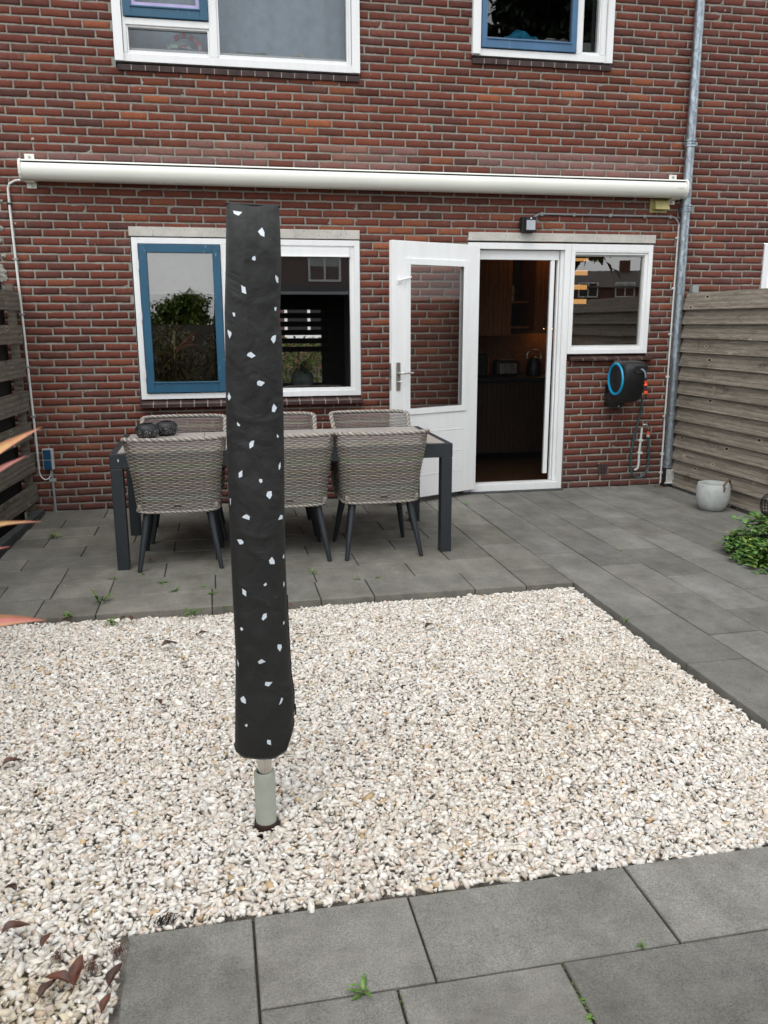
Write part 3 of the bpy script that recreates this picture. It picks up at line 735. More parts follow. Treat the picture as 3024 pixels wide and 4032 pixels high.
def rv(a=1): return Vector((random.gauss(0,a), random.gauss(0,a), random.gauss(0,a)))
b = MB()
for k in range(150):
    d = Vector((random.gauss(0,1), random.gauss(0,1), abs(random.gauss(.5,.6)))).normalized(); g_ = random.uniform(.6,1.3)
    leaf(b, Vector((.765,7.47,1.115))+d*random.uniform(.02,.09), d+rv(.3), Vector((0,0,1)), .035, .016, .4, tint=(g_,g_,g_*.8))
for k in range(9):
    a = random.uniform(-.5, 1.2); b.tint = (.9,.9,.6)
    b.tube(arcpath((.79,7.47,1.12), (.80,7.47,1.24), (.86,7.46,1.28), (.86+.06*a,7.46,1.22), 8), .0012, 4)
b.build('foliage', M['weed'], va, fix=False)

# kitchen furniture, lit by warm strips under the cabinets
kc = thing('kitchen_cabinet', 'ribbed brown wall cabinet seen through the open kitchen door', 'cabinet', (2.75, 9.3, 1.36))
b = MB()
for k in range(17): b.box(2.35+k*.052, 2.397+k*.052, 8.985, 9.0, 1.40, 2.45)
b.build('door', M['kwood'], kc, bevel=.003); b = MB(); b.box(2.34, 3.24, 9.0, 9.55, 1.385, 2.46); b.build('carcass', M['kwood'], kc)
kc = thing('kitchen_cabinet', 'glowing ribbed cabinet beside the white screen bar in the kitchen', 'cabinet', (3.95, 9.3, 1.47))
b = MB()
for k in range(9): b.box(3.56+k*.052, 3.607+k*.052, 9.085, 9.1, 1.435, 2.45)
b.build('door', M['kwood'], kc, bevel=.003); b = MB(); b.box(3.57, 4.03, 9.1, 9.55, 1.465, 2.46); b.box(3.55, 3.569, 9.1, 9.55, 1.435, 2.46); b.build('carcass', M['kwood'], kc)
sh = thing('wall_shelf', 'dark open shelves between the two kitchen cabinets', 'shelf', (3.4, 9.4, 1.4))
for z0 in (1.745, 1.465): b = MB(); b.box(3.25, 3.54, 9.25, 9.55, z0, z0+.02); b.build('board', M['kwood'], sh)
for i, (x, r_, h_, mt, lb) in enumerate(((3.30,.03,.14,'greypl','grey jar at the left end of the upper kitchen shelf'),(3.38,.022,.18,'steel','tall steel bottle in the middle of the upper kitchen shelf'),(3.47,.028,.11,'blackm','short black tin at the right end of the upper kitchen shelf'))):
    b = MB(); b.lathe([(0,0),(r_,0),(r_,h_*.75),(r_*.5,h_*.85),(r_*.5,h_),(0,h_)], (x,9.36,1.766), 14); tag(b.build('jar', M[mt], None, smooth=True), lb, 'jar', 'jars on the kitchen shelf')
kk = thing('kitchen_counter', 'dark kitchen counter with black worktop and ribbed fronts', 'counter', (3.1, 9.2, 0))
b = MB(); b.box(2.1, 4.1, 8.80, 9.56, .90, .935); b.build('worktop', M['black'], kk)
b = MB(); b.box(2.12, 4.08, 8.88, 9.55, .10, .899)
b.build('carcass', M['room'], kk)
b = MB()
for k in range(36): b.box(2.13+k*.054, 2.175+k*.054, 8.862, 8.879, .12, .88)
b.build('front', simple('dark_kitchen_front', (.045,.022,.012), .5), kk)
bs = MB(); bs.box(2.3, 4.1, 9.575, 9.585, .94, 1.40); tl_ = NT('splashback', rough=.3); tl_.col(tl_.ramp(tl_.noise(30), [(.3,(.10,.045,.02)),(.7,(.2,.09,.04))])); bs.build('splashback', tl_.m, house)
lt = thing('under_cabinet_light', 'warm light strip under the kitchen cabinet by the screen bar', 'light', (3.8, 9.3, 1.46)); b = MB(); b.box(3.74, 4.0, 9.38, 9.40, 1.455, 1.463); b.build('strip', M['warm'], lt)
lt = thing('under_cabinet_light', 'warm light strip on the ceiling over the kitchen cabinets', 'light', (3.4, 8.85, 2.5)); b = MB(); b.box(3.2, 4.0, 8.82, 8.84, 2.515, 2.525); b.build('strip', M['warm'], lt)
to = thing('toaster', 'black and steel toaster on the kitchen worktop', 'toaster', (3.22, 9.1, .935))
b = MB(); b.box(3.09, 3.37, 9.02, 9.20, .945, 1.12); b.build('body', M['black'], to, bevel=.03); b = MB(); b.box(3.13, 3.33, 9.008, 9.02, .97, 1.085); b.build('front_plate', M['steel'], to, bevel=.01)
b = MB(); b.box(3.16, 3.30, 9.05, 9.07, 1.118, 1.124); b.box(3.16, 3.30, 9.12, 9.14, 1.118, 1.124); b.build('slot', M['steel'], to)
ke = thing('kettle', 'round black kettle with glinting rim on the kitchen worktop', 'kettle', (3.58, 9.15, .935))
b = MB(); b.lathe([(0,0),(.085,0),(.09,.02),(.085,.14),(.055,.20),(.02,.215),(0,.22)], (3.58,9.15,.936), 24); b.build('body', M['black'], ke, smooth=True)
b = MB(); b.tube(arcpath((3.50,9.15,1.13),(3.46,9.15,1.26),(3.70,9.15,1.26),(3.66,9.15,1.13), 12), .008, 8); b.build('handle', M['steel'], ke, smooth=True)
bx = thing('bread_bin', 'dark box with brass edge on the left of the kitchen worktop', 'box', (2.93, 9.15, .935))
b = MB(); b.box(2.78, 3.00, 9.05, 9.3, .937, 1.19); b.build('body', M['black'], bx, bevel=.02); b = MB(); b.box(3.001, 3.006, 9.045, 9.06, .96, 1.16); b.build('edge_trim', M['orange'], bx)
# slatted wood strips behind the kitchen window
ws = thing('day_night_blind', 'dark blind with golden wood coloured stripes given a warm lamplit glow at the left of the kitchen window', 'blind', (3.38, 7.6, 1.85))
b = MB(); b.box(3.27, 3.452, 7.612, 7.618, 1.60, 2.2); b.build('cloth', M['blackm'], ws)
t = NT('glowing_golden_stripe', rough=.5); t.col(t.ramp(t.noise(60, 3, vec=t.co((1,1,6))), [(.3, (.45,.20,.05)), (.7, (.75,.38,.11))])); t.b.inputs['Emission Color'].default_value = (1,.5,.15,1); t.b.inputs['Emission Strength'].default_value = .35  # stripes emit a little so they look lit by the warm kitchen light
b = MB()
for z_ in (1.982, 1.852, 1.722, 2.095): b.box(3.27, 3.475, 7.600, 7.606, z_-.022+(.014 if z_>2.05 else 0), z_+.022-(.004 if z_>2.05 else 0))
b.build('stripe', t.m, ws)

# things on the upstairs window sills
b = MB(); b.box(-.6, 1.25, 7.372, 7.60, 3.545, 3.622); b.build('inner_sill', M['white'], house); b = MB(); b.box(2.25, 3.40, 7.372, 7.60, 3.768, 3.862); b.build('inner_sill', M['white'], house)
def cloth_heap(name, c, sx, sy, sz, mats, seed, parent=None, local_m=None):
    b = MB(); n1, n2 = 26, 12; vs = []
    for i in range(n1):
        for j in range(n2+1):
            a = 2*math.pi*i/n1; p = math.pi/2*j/n2
            d = Vector((math.cos(a)*math.cos(p), math.sin(a)*math.cos(p), math.sin(p)))
            k = 1+.38*noise.noise(d*2.3+Vector((seed,0,0)))+.20*noise.noise(d*6+Vector((0,seed,0)))
            vs.append((c[0]+d.x*sx*k, c[1]+d.y*sy*k, c[2]+d.z*sz*k))
    fs = [(i*(n2+1)+j, ((i+1)%n1)*(n2+1)+j, ((i+1)%n1)*(n2+1)+j+1, i*(n2+1)+j+1) for i in range(n1) for j in range(n2)]
    b.add(vs, fs); return b.build(name, mats, parent, smooth=False)
nc = thing('sky_haze_sheet', 'added grey blue sheet standing in for reflected sky behind the large upper left window', 'curtain', (.3, 7.75, 4.3))  # sheet added behind the panes, its pale blue replaces reflected sky
b = MB(); n_ = 60; b.add([(-.62+1.92*k/n_, 7.75+.012*math.sin(k*1.3), z_) for k in range(n_+1) for z_ in (3.4, 5.2)], [(2*k, 2*k+2, 2*k+3, 2*k+1) for k in range(n_)])
b.build('cloth', simple('sky_haze_blue', (.42,.55,.66), .9), nc, fix=False, smooth=True)
lb_ = thing('laundry_basket', 'blue grey basket heaped with folded clothes behind the upper left pane', 'basket', (-.12,7.48,3.575))
cloth_heap('basket', (-.12,7.48,3.624), .16, .06, .05, simple('basket_blue', (.22,.34,.52), .7), 3, lb_)
cloth_heap('folded_towel', (-.15,7.47,3.65), .10, .05, .055, simple('towel_green', (.55,.75,.70), .9), 9, lb_)
cloth_heap('shirt', (-.12,7.46,3.65), .055, .05, .038, simple('mauve_cloth', (.45,.24,.28), .9), 12, lb_)
b = MB()
for k in range(9):
    a0, a1 = math.pi*(.72-.085*k), math.pi*(.72-.085*(k+1)); b.mat = k % 2
    q = [(-.10+.135*math.cos(a)*rr*1.0, 7.45, 3.64+.135*math.sin(a)*rr) for a, rr in ((a0,.78),(a1,.78),(a1,1.0),(a0,1.0))]
    q2 = [(x, y+.05, z_) for x, y, z_ in q]; b.add(q+q2, [(0,1,2,3),(7,6,5,4),(3,2,6,7),(0,4,5,1),(0,3,7,4),(1,5,6,2)])
b.build('striped_scarf', [simple('pink_cloth', (.95,.20,.32), .9), simple('pale_grey_cloth', (.62,.60,.62), .9)], lb_)
def crumpled(name, lab, cat, c, L, h_, col_, seed):
    b = MB(); n1, n2 = 18, 10; vs = []
    for i in range(n1+1):
        for j in range(n2+1):
            u = i/n1; a = 2*math.pi*j/n2; env = (math.sin(math.pi*min(1,max(0,u)))**.35)
            hz = h_*(.55+.45*math.cos(u*9+seed)*.5+.25*noise.noise(Vector((u*5,seed,0))))*env
            vs.append((c[0]+(u-.5)*L, c[1]+.04*env*math.cos(a), c[2]+max(0, hz*.5+hz*.5*math.sin(a)+.003*noise.noise(Vector((u*20,a,seed))))))
    fs = [(i*(n2+1)+j, (i+1)*(n2+1)+j, (i+1)*(n2+1)+j+1, i*(n2+1)+j+1) for i in range(n1) for j in range(n2)]
    b.add(vs, fs); o = b.build(name, simple(name+'_'+str(seed), col_, .4, 0, .35, 14), None, smooth=True); return tag(o, lab, cat)
crumpled('plastic_bag', 'bright blue and white plastic pack on the upper right window sill', 'bag', (2.68,7.42,3.864), .33, .11, (.05,.50,.95), 2)
crumpled('folded_cloth', 'pale green folded cloth on the sill of the large upper pane', 'cloth', (.42,7.42,3.624), .28, .045, (.28,.36,.33), 5)
crumpled('paper_scraps', 'crumpled white papers on the sill of the large upper pane', 'paper', (.80,7.42,3.624), .25, .04, (.60,.60,.58), 8)
crumpled('paper_scraps', 'white tissues beside the blue pack on the upper right sill', 'paper', (3.0,7.42,3.864), .24, .05, (.66,.66,.68), 11)
# plain dark curtain upstairs right, pale ornament
oc = thing('curtain', 'grey green curtain edge inside the narrow upper right pane', 'curtain', (3.33, 7.5, 4.4)); b = MB(); b.box(3.30, 3.325, 7.37, 7.39, 3.8, 5.1); b.build('cloth', simple('curtain_cloth', (.20,.25,.24), .9), oc)

# ---------------------------------------------------------------- awning
aw = thing('awning', 'long cream aluminium awning cassette, closed, mounted across the brick wall', 'awning', (1.4, WY-.1, 2.6))
AX0, AX1 = -1.365, 4.152; F0 = WY-.165
prof = [(WY-.028,2.742),(F0+.035,2.746),(F0+.010,2.743),(F0+.006,2.732),(F0+.022,2.729),(F0+.022,2.722),(F0+.004,2.719),(F0-.010,2.700),(F0-.014,2.672),(F0-.008,2.640),(F0+.012,2.612),(F0+.045,2.598),(WY-.060,2.600),(WY-.028,2.625)]
b = MB(); b.prism(prof, AX0+.02, AX1-.02); b.build('cassette', M['awning'], aw, smooth=True)
b = MB(); b.box(AX0+.03, AX1-.03, F0+.008, F0+.0218, 2.7215, 2.7295); b.build('slot', M['blackm'], aw)
for x0, x1 in ((AX0, AX0+.019), (AX1-.019, AX1)):
    b = MB(); cy, cz = WY-.10, 2.672; b.prism([(cy+(p[0]-cy)*1.03, cz+(p[1]-cz)*1.06) for p in (prof[0],(F0+.02,2.745),(F0-.004,2.728),(F0-.013,2.700),prof[8],prof[9],prof[10],prof[11],prof[12],prof[13])], x0, x1); b.build('end_cap', M['awning'], aw, bevel=.004)
for x in (-1.306, 4.083):
    b = MB(); b.box(x-.036, x+.036, WY-.012, WY-.004, 2.555, 2.805); b.box(x-.036, x+.036, WY-.10, WY-.012, 2.590, 2.600)
    br = b.build('bracket', M['awning'], aw, bevel=.002)
    for z_ in (2.785, 2.572): b = MB(); b.lathe([(0,0),(.011,0),(.011,-.008),(0,-.009)], (x, WY-.012, z_), 6, 'Y'); b.build('bolt', M['steel'], br)
b = MB(); b.box(4.05, 4.085, F0-.0150, F0-.0142, 2.668, 2.671); b.box(4.090, 4.105, F0-.0150, F0-.0142, 2.668, 2.672); b.build('maker_badge', M['steel'], aw)

# ---------------------------------------------------------------- downpipe
dp = thing('downpipe', 'galvanised grey downpipe running down the wall beside the wooden fence', 'downpipe', (4.2, WY-.05, 0))
PX = lambda z_: 4.200+(5.4-z_)*.0020; PY = WY-.052
b = MB(); b.tube([(PX(z_), PY, z_) for z_ in (5.4, 3.06, 2.52, .66, .30)], .0405, 24)
b.tube([(PX(z_), PY, z_) for z_ in (.305, .24, .175)], .0435, 24, cap=False)
b.build('pipe', M['galv'], dp, smooth=True)
for zz in (3.06, 2.52, .665):
    b = MB()
    for dz in (-.022, 0, .022): b.tube([(PX(zz), PY, zz+dz-.007), (PX(zz), PY, zz+dz+.007)], .0515 if dz else .0480, 24)
    b.box(PX(zz)+.040, PX(zz)+.066, PY-.006, PY+.01, zz-.012, zz+.012); b.box(PX(zz)-.05, PX(zz)-.038, PY, WY, zz-.01, zz+.01)
    b.build('clamp', M['galv'], dp, smooth=True)
b = MB(); x = PX(.08); b.tube([(x, PY, .18), (x, PY, .06)], .041, 20); b.build('inner_pipe', M['blackm'], dp)
b = MB()
for k in range(6): b.box(x-.036+k*.0135, x-.029+k*.0135, PY-.052, PY-.046, .045, .165)
b.box(x-.046, x+.048, PY-.058, PY-.040, .030, .043); b.build('leaf_grid', M['conduit'], dp)
b = MB(); b.box(x-.05, x+.05, PY-.055, PY+.05, -.01, .029); b.build('shoe', M['black'], dp, bevel=.01)

# ---------------------------------------------------------------- cables and small wall fittings
cd = thing('cable_conduit', 'pale conduit running from the wall lamp down beside the downpipe', 'conduit', (4.16, WY, 0))
b = MB(); b.tube([(4.172, WY-.014, 2.40), (4.168, WY-.014, 1.2), (4.166, WY-.014, .01)], .0085, 10); b.build('vertical_tube', M['conduit'], cd, smooth=True)
b = MB(); b.tube([(2.79, WY-.014, 2.425), (2.835, WY-.014, 2.449), (2.88, WY-.014, 2.452), (4.09, WY-.014, 2.452), (4.13, WY-.014, 2.442), (4.160, WY-.014, 2.41), (4.172, WY-.014, 2.39)], .0088, 10); b.build('horizontal_tube', M['conduit2'], cd, smooth=True)
for (x, z_) in ((2.86,2.451),(3.16,2.452),(3.50,2.452),(3.83,2.452),(4.08,2.451)):
    b = MB(); b.box(x-.012, x+.012, WY-.026, WY-.001, z_-.017, z_+.012); b.build('clip', M['conduit2'], cd, bevel=.003)
for z_ in (2.27, 1.83, 1.42, 1.03, .66, .30, .12):
    b = MB(); b.box(4.148, 4.188, WY-.024, WY-.001, z_-.010, z_+.010); b.build('clip', M['conduit'], cd, bevel=.003)
cl = thing('cable_conduit', 'white conduit from the left end of the awning down to the blue socket', 'conduit', (-1.46, WY, 0))
b = MB(); b.tube([(-1.352, WY-.05, 2.612), (-1.42, WY-.03, 2.606), (-1.466, WY-.016, 2.585), (-1.480, WY-.014, 2.55), (-1.481, WY-.014, 2.40), (-1.466, WY-.014, 1.6), (-1.450, WY-.014, .36)], .0095, 10); b.build('tube', M['conduit'], cl, smooth=True)
b = MB(); b.tube([(-1.450, WY-.014, .365)]+arcpath((-1.450,WY-.014,.35),(-1.445,WY-.02,.255),(-1.36,WY-.02,.255),(-1.357,WY-.02,.35), 12), .0045, 8); b.build('cable_loop', M['white'], cl, smooth=True)
for z_ in (2.44, 2.03, 1.61, 1.2, .8):
    b = MB(); x = -1.481+(2.40-z_)*.0152; b.box(x-.019, x+.019, WY-.026, WY-.001, z_-.008, z_+.008); b.build('clip', M['black'] if z_ > 2.4 else M['conduit2'], cl, bevel=.002)
sk = thing('outdoor_socket', 'double outdoor socket with dark blue lids low on the left wall', 'socket', (-1.37, WY, .36))
b = MB(); b.box(-1.412, -1.325, WY-.045, WY-.001, .362, .536); b.build('housing', M['greypl'], sk, bevel=.006)
for z0 in (.367, .453): b = MB(); b.box(-1.402, -1.342, WY-.060, WY-.046, z0, z0+.078); b.build('lid', M['sock'], sk, bevel=.008)
b = MB(); b.tube([(-1.353, WY-.015, .362), (-1.350, WY-.015, .0)], .010, 12); b.build('supply_tube', M['conduit2'], sk, smooth=True)
b = MB(); b.box(-1.378, -1.325, WY-.024, WY-.002, .262, .282); b.build('clip', M['greypl'], sk)
lp = thing('wall_lamp', 'black box wall lamp with sensor above the door lintel', 'lamp', (2.74, WY, 2.3))
b = MB(); b.box(2.665, 2.790, WY-.075, WY-.001, 2.296, 2.420); b.build('housing', M['black'], lp, bevel=.004)
b = MB(); b.box(2.685, 2.782, WY-.100, WY-.075, 2.300, 2.416); b.build('front', M['black'], lp, bevel=.003)
b = MB(); b.box(2.692, 2.772, WY-.104, WY-.100, 2.308, 2.388); b.build('diffuser', simple('frosted_glass', (.40,.43,.47), .3), lp, bevel=.002)
b = MB(); b.lathe([(0,-.010),(.006,-.007),(.008,0)], (2.732, WY-.100, 2.402), 12, 'Y'); b.build('sensor', M['white'], lp, smooth=True)
vh = thing('vent_hood', 'yellowed plastic vent hood just under the right end of the awning', 'vent', (3.96, WY, 2.48))
b = MB(); b.box(3.880, 4.045, WY-.014, WY-.001, 2.482, 2.60); b.build('flange', M['vent'], vh, bevel=.004)
b = MB(); b.add([(3.905,WY-.014,2.595),(4.030,WY-.014,2.595),(3.905,WY-.055,2.578),(4.030,WY-.055,2.578),(3.900,WY-.085,2.505),(4.034,WY-.085,2.505),(3.900,WY-.014,2.512),(4.034,WY-.014,2.512)], [(0,1,3,2),(2,3,5,4),(4,5,7,6),(0,2,4,6),(1,7,5,3)]); b.build('hood', M['vent'], vh)

# ---------------------------------------------------------------- hose reel
hr = thing('hose_reel', 'black wall mounted hose reel with a bright blue ring', 'hose reel', (3.63, 7.1, .8))
def rrect(pts, r_, n_=6):
    out = []; N2 = len(pts)
    for i in range(N2):
        p = Vector(pts[i]).to_2d(); a = Vector(pts[i-1]).to_2d(); c = Vector(pts[(i+1)%N2]).to_2d()
        rr = min(r_[i] if hasattr(r_, '__len__') else r_, (a-p).length*.49, (c-p).length*.49)
        q0 = p+(a-p).normalized()*rr; q1 = p+(c-p).normalized()*rr
        for k in range(n_+1):
            t_ = k/n_; out.append(tuple(q0*(1-t_)**2+p*2*t_*(1-t_)+q1*t_*t_))
    return out
body = rrect([(6.83,1.195),(7.16,1.195),(7.19,.95),(7.10,.815),(6.95,.825),(6.83,1.01)], [.075,.10,.10,.10,.11,.10])
X0, X1 = 3.525, 3.735
cyb, czb = 7.0, 1.02
b = MB(); layers = [(X0-.004, .84), (X0, .90), (X0+.022, 1.0), (X1-.030, 1.0), (X1-.006, .95), (X1, .86)]
vs = []; nn = len(body)
for (x, s_) in layers: vs += [(x, cyb+(p[0]-cyb)*s_, czb+(p[1]-czb)*s_) for p in body]
fs = [(i*nn+k, i*nn+(k+1)%nn, (i+1)*nn+(k+1)%nn, (i+1)*nn+k) for i in range(len(layers)-1) for k in range(nn)]+[tuple(range(nn)), tuple((len(layers)-1)*nn+k for k in range(nn))]
b.add(vs, fs); hb = b.build('casing', M['black'], hr, smooth=True)
b = MB(); b.lathe([(.122,0),(.123,-.010),(.129,-.015),(.139,-.015),(.144,-.010),(.145,0)], (X0-.002, 7.0, 1.035), 64, 'X'); b.build('ring', M['cyan'], hr, smooth=True)
b = MB(); b.lathe([(0,-.008),(.108,-.008),(.120,-.004),(.122,0)], (X0-.002, 7.0, 1.035), 48, 'X'); b.build('disc', M['black'], hr, smooth=True)
# outlet: rim with dark mouth
b = MB(); mouth = rrect([(3.600,1.100),(3.728,1.100),(3.728,1.155),(3.600,1.155)], .024)
b.tube([(p[0], 6.826, p[1]) for p in mouth]+[(mouth[0][0], 6.826, mouth[0][1])], .0055, 8, cap=False); b.build('outlet_rim', M['black'], hr, smooth=True)
b = MB(); b.prism([(p[0], p[1]) for p in mouth], 6.824, 6.87, 'Y'); b.build('outlet', M['blackm'], hr)
b = MB(); b.lathe([(0,0),(.062,0),(.085,.03),(.10,.08),(.085,.12),(.05,.14)], (3.61, 7.16, .77), 28)
b.box(3.545, 3.70, WY-.03, WY-.001, .775, .97); b.build('bracket', M['black'], hr, smooth=True)
b = MB(); b.lathe([(0,-.004),(.007,-.003),(.008,0)], (3.60, 7.075, .785), 10, 'Y'); b.build('screw', M['steel'], hr)
t = NT('hose_skin', rough=.4); sv = t.sep(t.co())
t.col(t.ramp(t.math('FRACT', t.math('MULTIPLY', sv[0], 110)), [(.42, (.020,.030,.034)), (.5, (.02,.20,.22)), (.62, (.02,.20,.22)), (.7, (.035,.045,.05))])); M['hose'] = t.m
b = MB(); b.tube(catmull([(3.655,6.85,1.130),(3.675,6.815,1.125),(3.692,6.80,1.095),(3.697,6.795,1.055)], 6), .0075, 10); b.build('hose_end', simple('grey_blue_hose', (.16,.22,.26), .4), hr, smooth=True)
b = MB(); b.lathe([(0,1.060),(.010,1.060),(.013,1.045),(.012,1.030),(0,1.03)], (3.698,6.794,0), 16); b.lathe([(.011,.985),(.010,.965),(.0125,.945),(.0125,.93)], (3.703,6.792,0), 16); b.lathe([(0,.918),(.010,.918),(.0085,.872),(0,.872)], (3.706,6.79,0), 16); b.tube([(3.695,6.79,1.045),(3.665,6.785,1.049)], .004, 6)
b.build('nozzle', M['black'], hr, smooth=True)
b = MB(); b.lathe([(0,1.030),(.016,1.030),(.016,1.020),(.011,1.014),(.011,1.004),(.016,.998),(.016,.988),(0,.986)], (3.700,6.793,0), 18); b.lathe([(0,.944),(.016,.943),(.0165,.925),(.015,.918),(0,.918)], (3.705,6.791,0), 18)
b.build('connector', M['orange'], hr, smooth=True)
b = MB(); b.tube(catmull([(3.80,7.16,.98),(3.875,7.20,.90),(3.905,7.215,.76),(3.868,7.225,.56),(3.832,7.225,.34),(3.832,7.225,.19),(3.865,7.225,.115),(3.925,7.222,.085),(3.985,7.222,.125),(4.012,7.222,.24),(4.003,7.222,.38),(3.985,7.212,.475)], 8), .0095, 12)
b.build('hose', M['hose'], hr, smooth=True)
tp = thing('garden_tap', 'small chrome garden tap with pale pipe on the wall below the hose reel', 'tap', (3.93, WY, .1))
b = MB(); b.tube(catmull([(3.935,WY-.02,.56),(3.930,WY-.02,.45),(3.922,WY-.02,.32),(3.922,WY-.02,.21),(3.912,WY-.02,.17),(3.895,WY-.004,.155)], 5), .0105, 12); b.build('pipe', M['conduit'], tp, smooth=True)
for z_ in (.44, .32): b = MB(); b.box(3.904, 3.950, WY-.034, WY-.001, z_-.010, z_+.010); b.build('clip', M['conduit'], tp, bevel=.003)
b = MB(); b.tube(catmull([(3.935,WY-.02,.56),(3.938,WY-.025,.585),(3.955,WY-.035,.59),(3.970,WY-.045,.588),(3.982,WY-.048,.57),(3.986,WY-.05,.545)], 5), .008, 10); b.tube([(3.965,WY-.045,.588),(3.965,WY-.045,.615)], .007, 8); b.tube([(3.952,WY-.05,.619),(3.978,WY-.04,.619)], .005, 8)
b.build('spout', M['chrome'], tp, smooth=True)
b = MB(); b.lathe([(0,.547),(.0155,.545),(.0155,.532),(.013,.530)], (3.986,WY-.05,0), 16); b.build('collar', M['black'], tp, smooth=True)
b = MB(); b.lathe([(.013,.530),(.012,.520),(.015,.500),(.014,.496)], (3.986,WY-.05,0), 16); b.build('connector', M['orange'], tp, smooth=True)
b = MB(); b.lathe([(.015,.496),(.016,.492),(.015,.474),(0,.472)], (3.986,WY-.05,0), 16); b.build('hose_nut', M['greypl'], tp, smooth=True)

# ---------------------------------------------------------------- fences
def attr_rnd(o, vals):
    at = o.data.color_attributes.new('rnd', 'FLOAT_COLOR', 'CORNER'); arr = np.zeros((len(o.data.loops), 4), np.float32); i = 0
    for p in o.data.polygons:
        v_ = vals[p.index]
        for _ in range(p.loop_total): arr[i, :3] = v_; i += 1
    at.data.foreach_set('color', arr.ravel())
def board_run(name, parent, xof, y0, y1, rows_, th, mat, tilt=0, sag=.0015):
    """horizontal boards along Y; xof(y) gives the plane; rows_ = (z bottom, z top)"""
    b = MB(); vals = []; n_ = 14
    for (za, zb_, dx) in rows_:
        rnd = (random.uniform(0,9), random.uniform(0,9), random.uniform(0,9)); ph = random.uniform(0,6)
        vs = []
        for i in range(n_+1):
            y = y0+(y1-y0)*i/n_; x = xof(y)+dx; s_ = sag*math.sin(y*1.9+ph); e1 = .0006*math.sin(y*7+ph)
            vs += [(x-tilt, y, za+s_+e1), (x, y, zb_+s_), (x+th, y, zb_+s_), (x-tilt+th, y, za+s_)]
        fs = [(4*i+k, 4*i+(k+1)%4, 4*(i+1)+(k+1)%4, 4*(i+1)+k) for i in range(n_) for k in range(4)]+[(0,1,2,3), (4*n_+3,4*n_+2,4*n_+1,4*n_)]
        b.add(vs, fs); vals += [rnd]*len(fs)
    o = b.build(name, mat, parent); attr_rnd(o, vals); return o
RX = lambda y: 4.285+(7.2-y)*.028
fr_ = thing('wooden_fence', 'tall weathered fence of overlapping horizontal boards on the right', 'fence', (4.5, 3, 0))
zs_r = [.015,.142,.267,.390,.513,.637,.762,.885,1.008,1.135,1.261,1.386,1.512,1.638]
board_run('boards', fr_, RX, -1.5, 7.19, [(z_, z_+.150, -.012) for z_ in zs_r], .020, M['woodR'], tilt=.044)
for y in (6.9, 5.0, 3.1, 1.2, -.7): b = MB(); b.box(RX(y)+.022, RX(y)+.085, y-.035, y+.035, -.05, 1.77); o = b.build('post', M['woodL'], fr_); attr_rnd(o, [(0,0,0)]*6)
b = MB()
for k in range(8): b.box(RX(7.25-k)-.045, RX(7.25-k)-.005, 7.24-(k+1)*1.0+.004, 7.24-k*1.0, -.05, .006)
b.build('gravel_board', M['kerb'], fr_)
# short grey post top standing behind the right fence
gp = thing('fence_post', 'small grey weathered post top between downpipe and right fence', 'post', (4.36, 7.2, 0)); b = MB(); b.box(4.31, 4.37, 7.17, 7.23, -.05, 1.86); o = b.build('post', M['conduit2'], gp)
LX = lambda y: -1.468-(7.2-y)*.080
fl = thing('wooden_fence', 'dark fence of spaced horizontal boards on the left', 'fence', (-1.8, 3, 0))
rowsL = [(.116,.259),(.359,.510),(.625,.763),(.860,1.017),(1.125,1.270),(1.388,1.527),(1.639,1.783)]
board_run('front_boards', fl, LX, -1.5, 7.20, [(a, c, -.020) for a, c in rowsL], .020, M['woodL'])
b = MB(); b.add([(LX(-1.5)-.13,-1.5,-.05),(LX(7.24)-.13,7.24,-.05),(LX(7.24)-.13,7.24,1.86),(LX(-1.5)-.13,-1.5,1.86),(LX(-1.5)-.15,-1.5,-.05),(LX(7.24)-.15,7.24,-.05),(LX(7.24)-.15,7.24,1.86),(LX(-1.5)-.15,-1.5,1.86)], [(0,1,2,3),(7,6,5,4),(3,2,6,7),(0,4,5,1),(0,3,7,4),(1,5,6,2)]); b.build('gap_shade_panel', simple('gap_shade_black', (.014,.012,.010), .9), fl)  # solid near-black panel stands in for the shade between the front boards
for y in (7.15, 5.3, 3.5, 1.7, -.1): b = MB(); b.box(LX(y)-.075, LX(y)-.020, y-.03, y+.03, -.05, 1.84); o = b.build('post', M['woodL'], fl); attr_rnd(o, [(0,0,0)]*6)
b = MB(); KX = lambda y: -1.435-(7.25-y)*.060
for k in range(9):
    y1_, y0_ = 7.245-k*1.0, 7.245-(k+1)*1.0+.004
    b.add([(KX(y0_)-.055,y0_,-.06),(KX(y0_),y0_,-.06),(KX(y1_),y1_,-.06),(KX(y1_)-.055,y1_,-.06),(KX(y0_)-.055,y0_,.034),(KX(y0_),y0_,.034),(KX(y1_),y1_,.034),(KX(y1_)-.055,y1_,.034)], [(0,3,2,1),(4,5,6,7),(0,1,5,4),(1,2,6,5),(2,3,7,6),(3,0,4,7)])
tag(b.build('kerb', M['kerb'], bevel=.004), kind='structure')

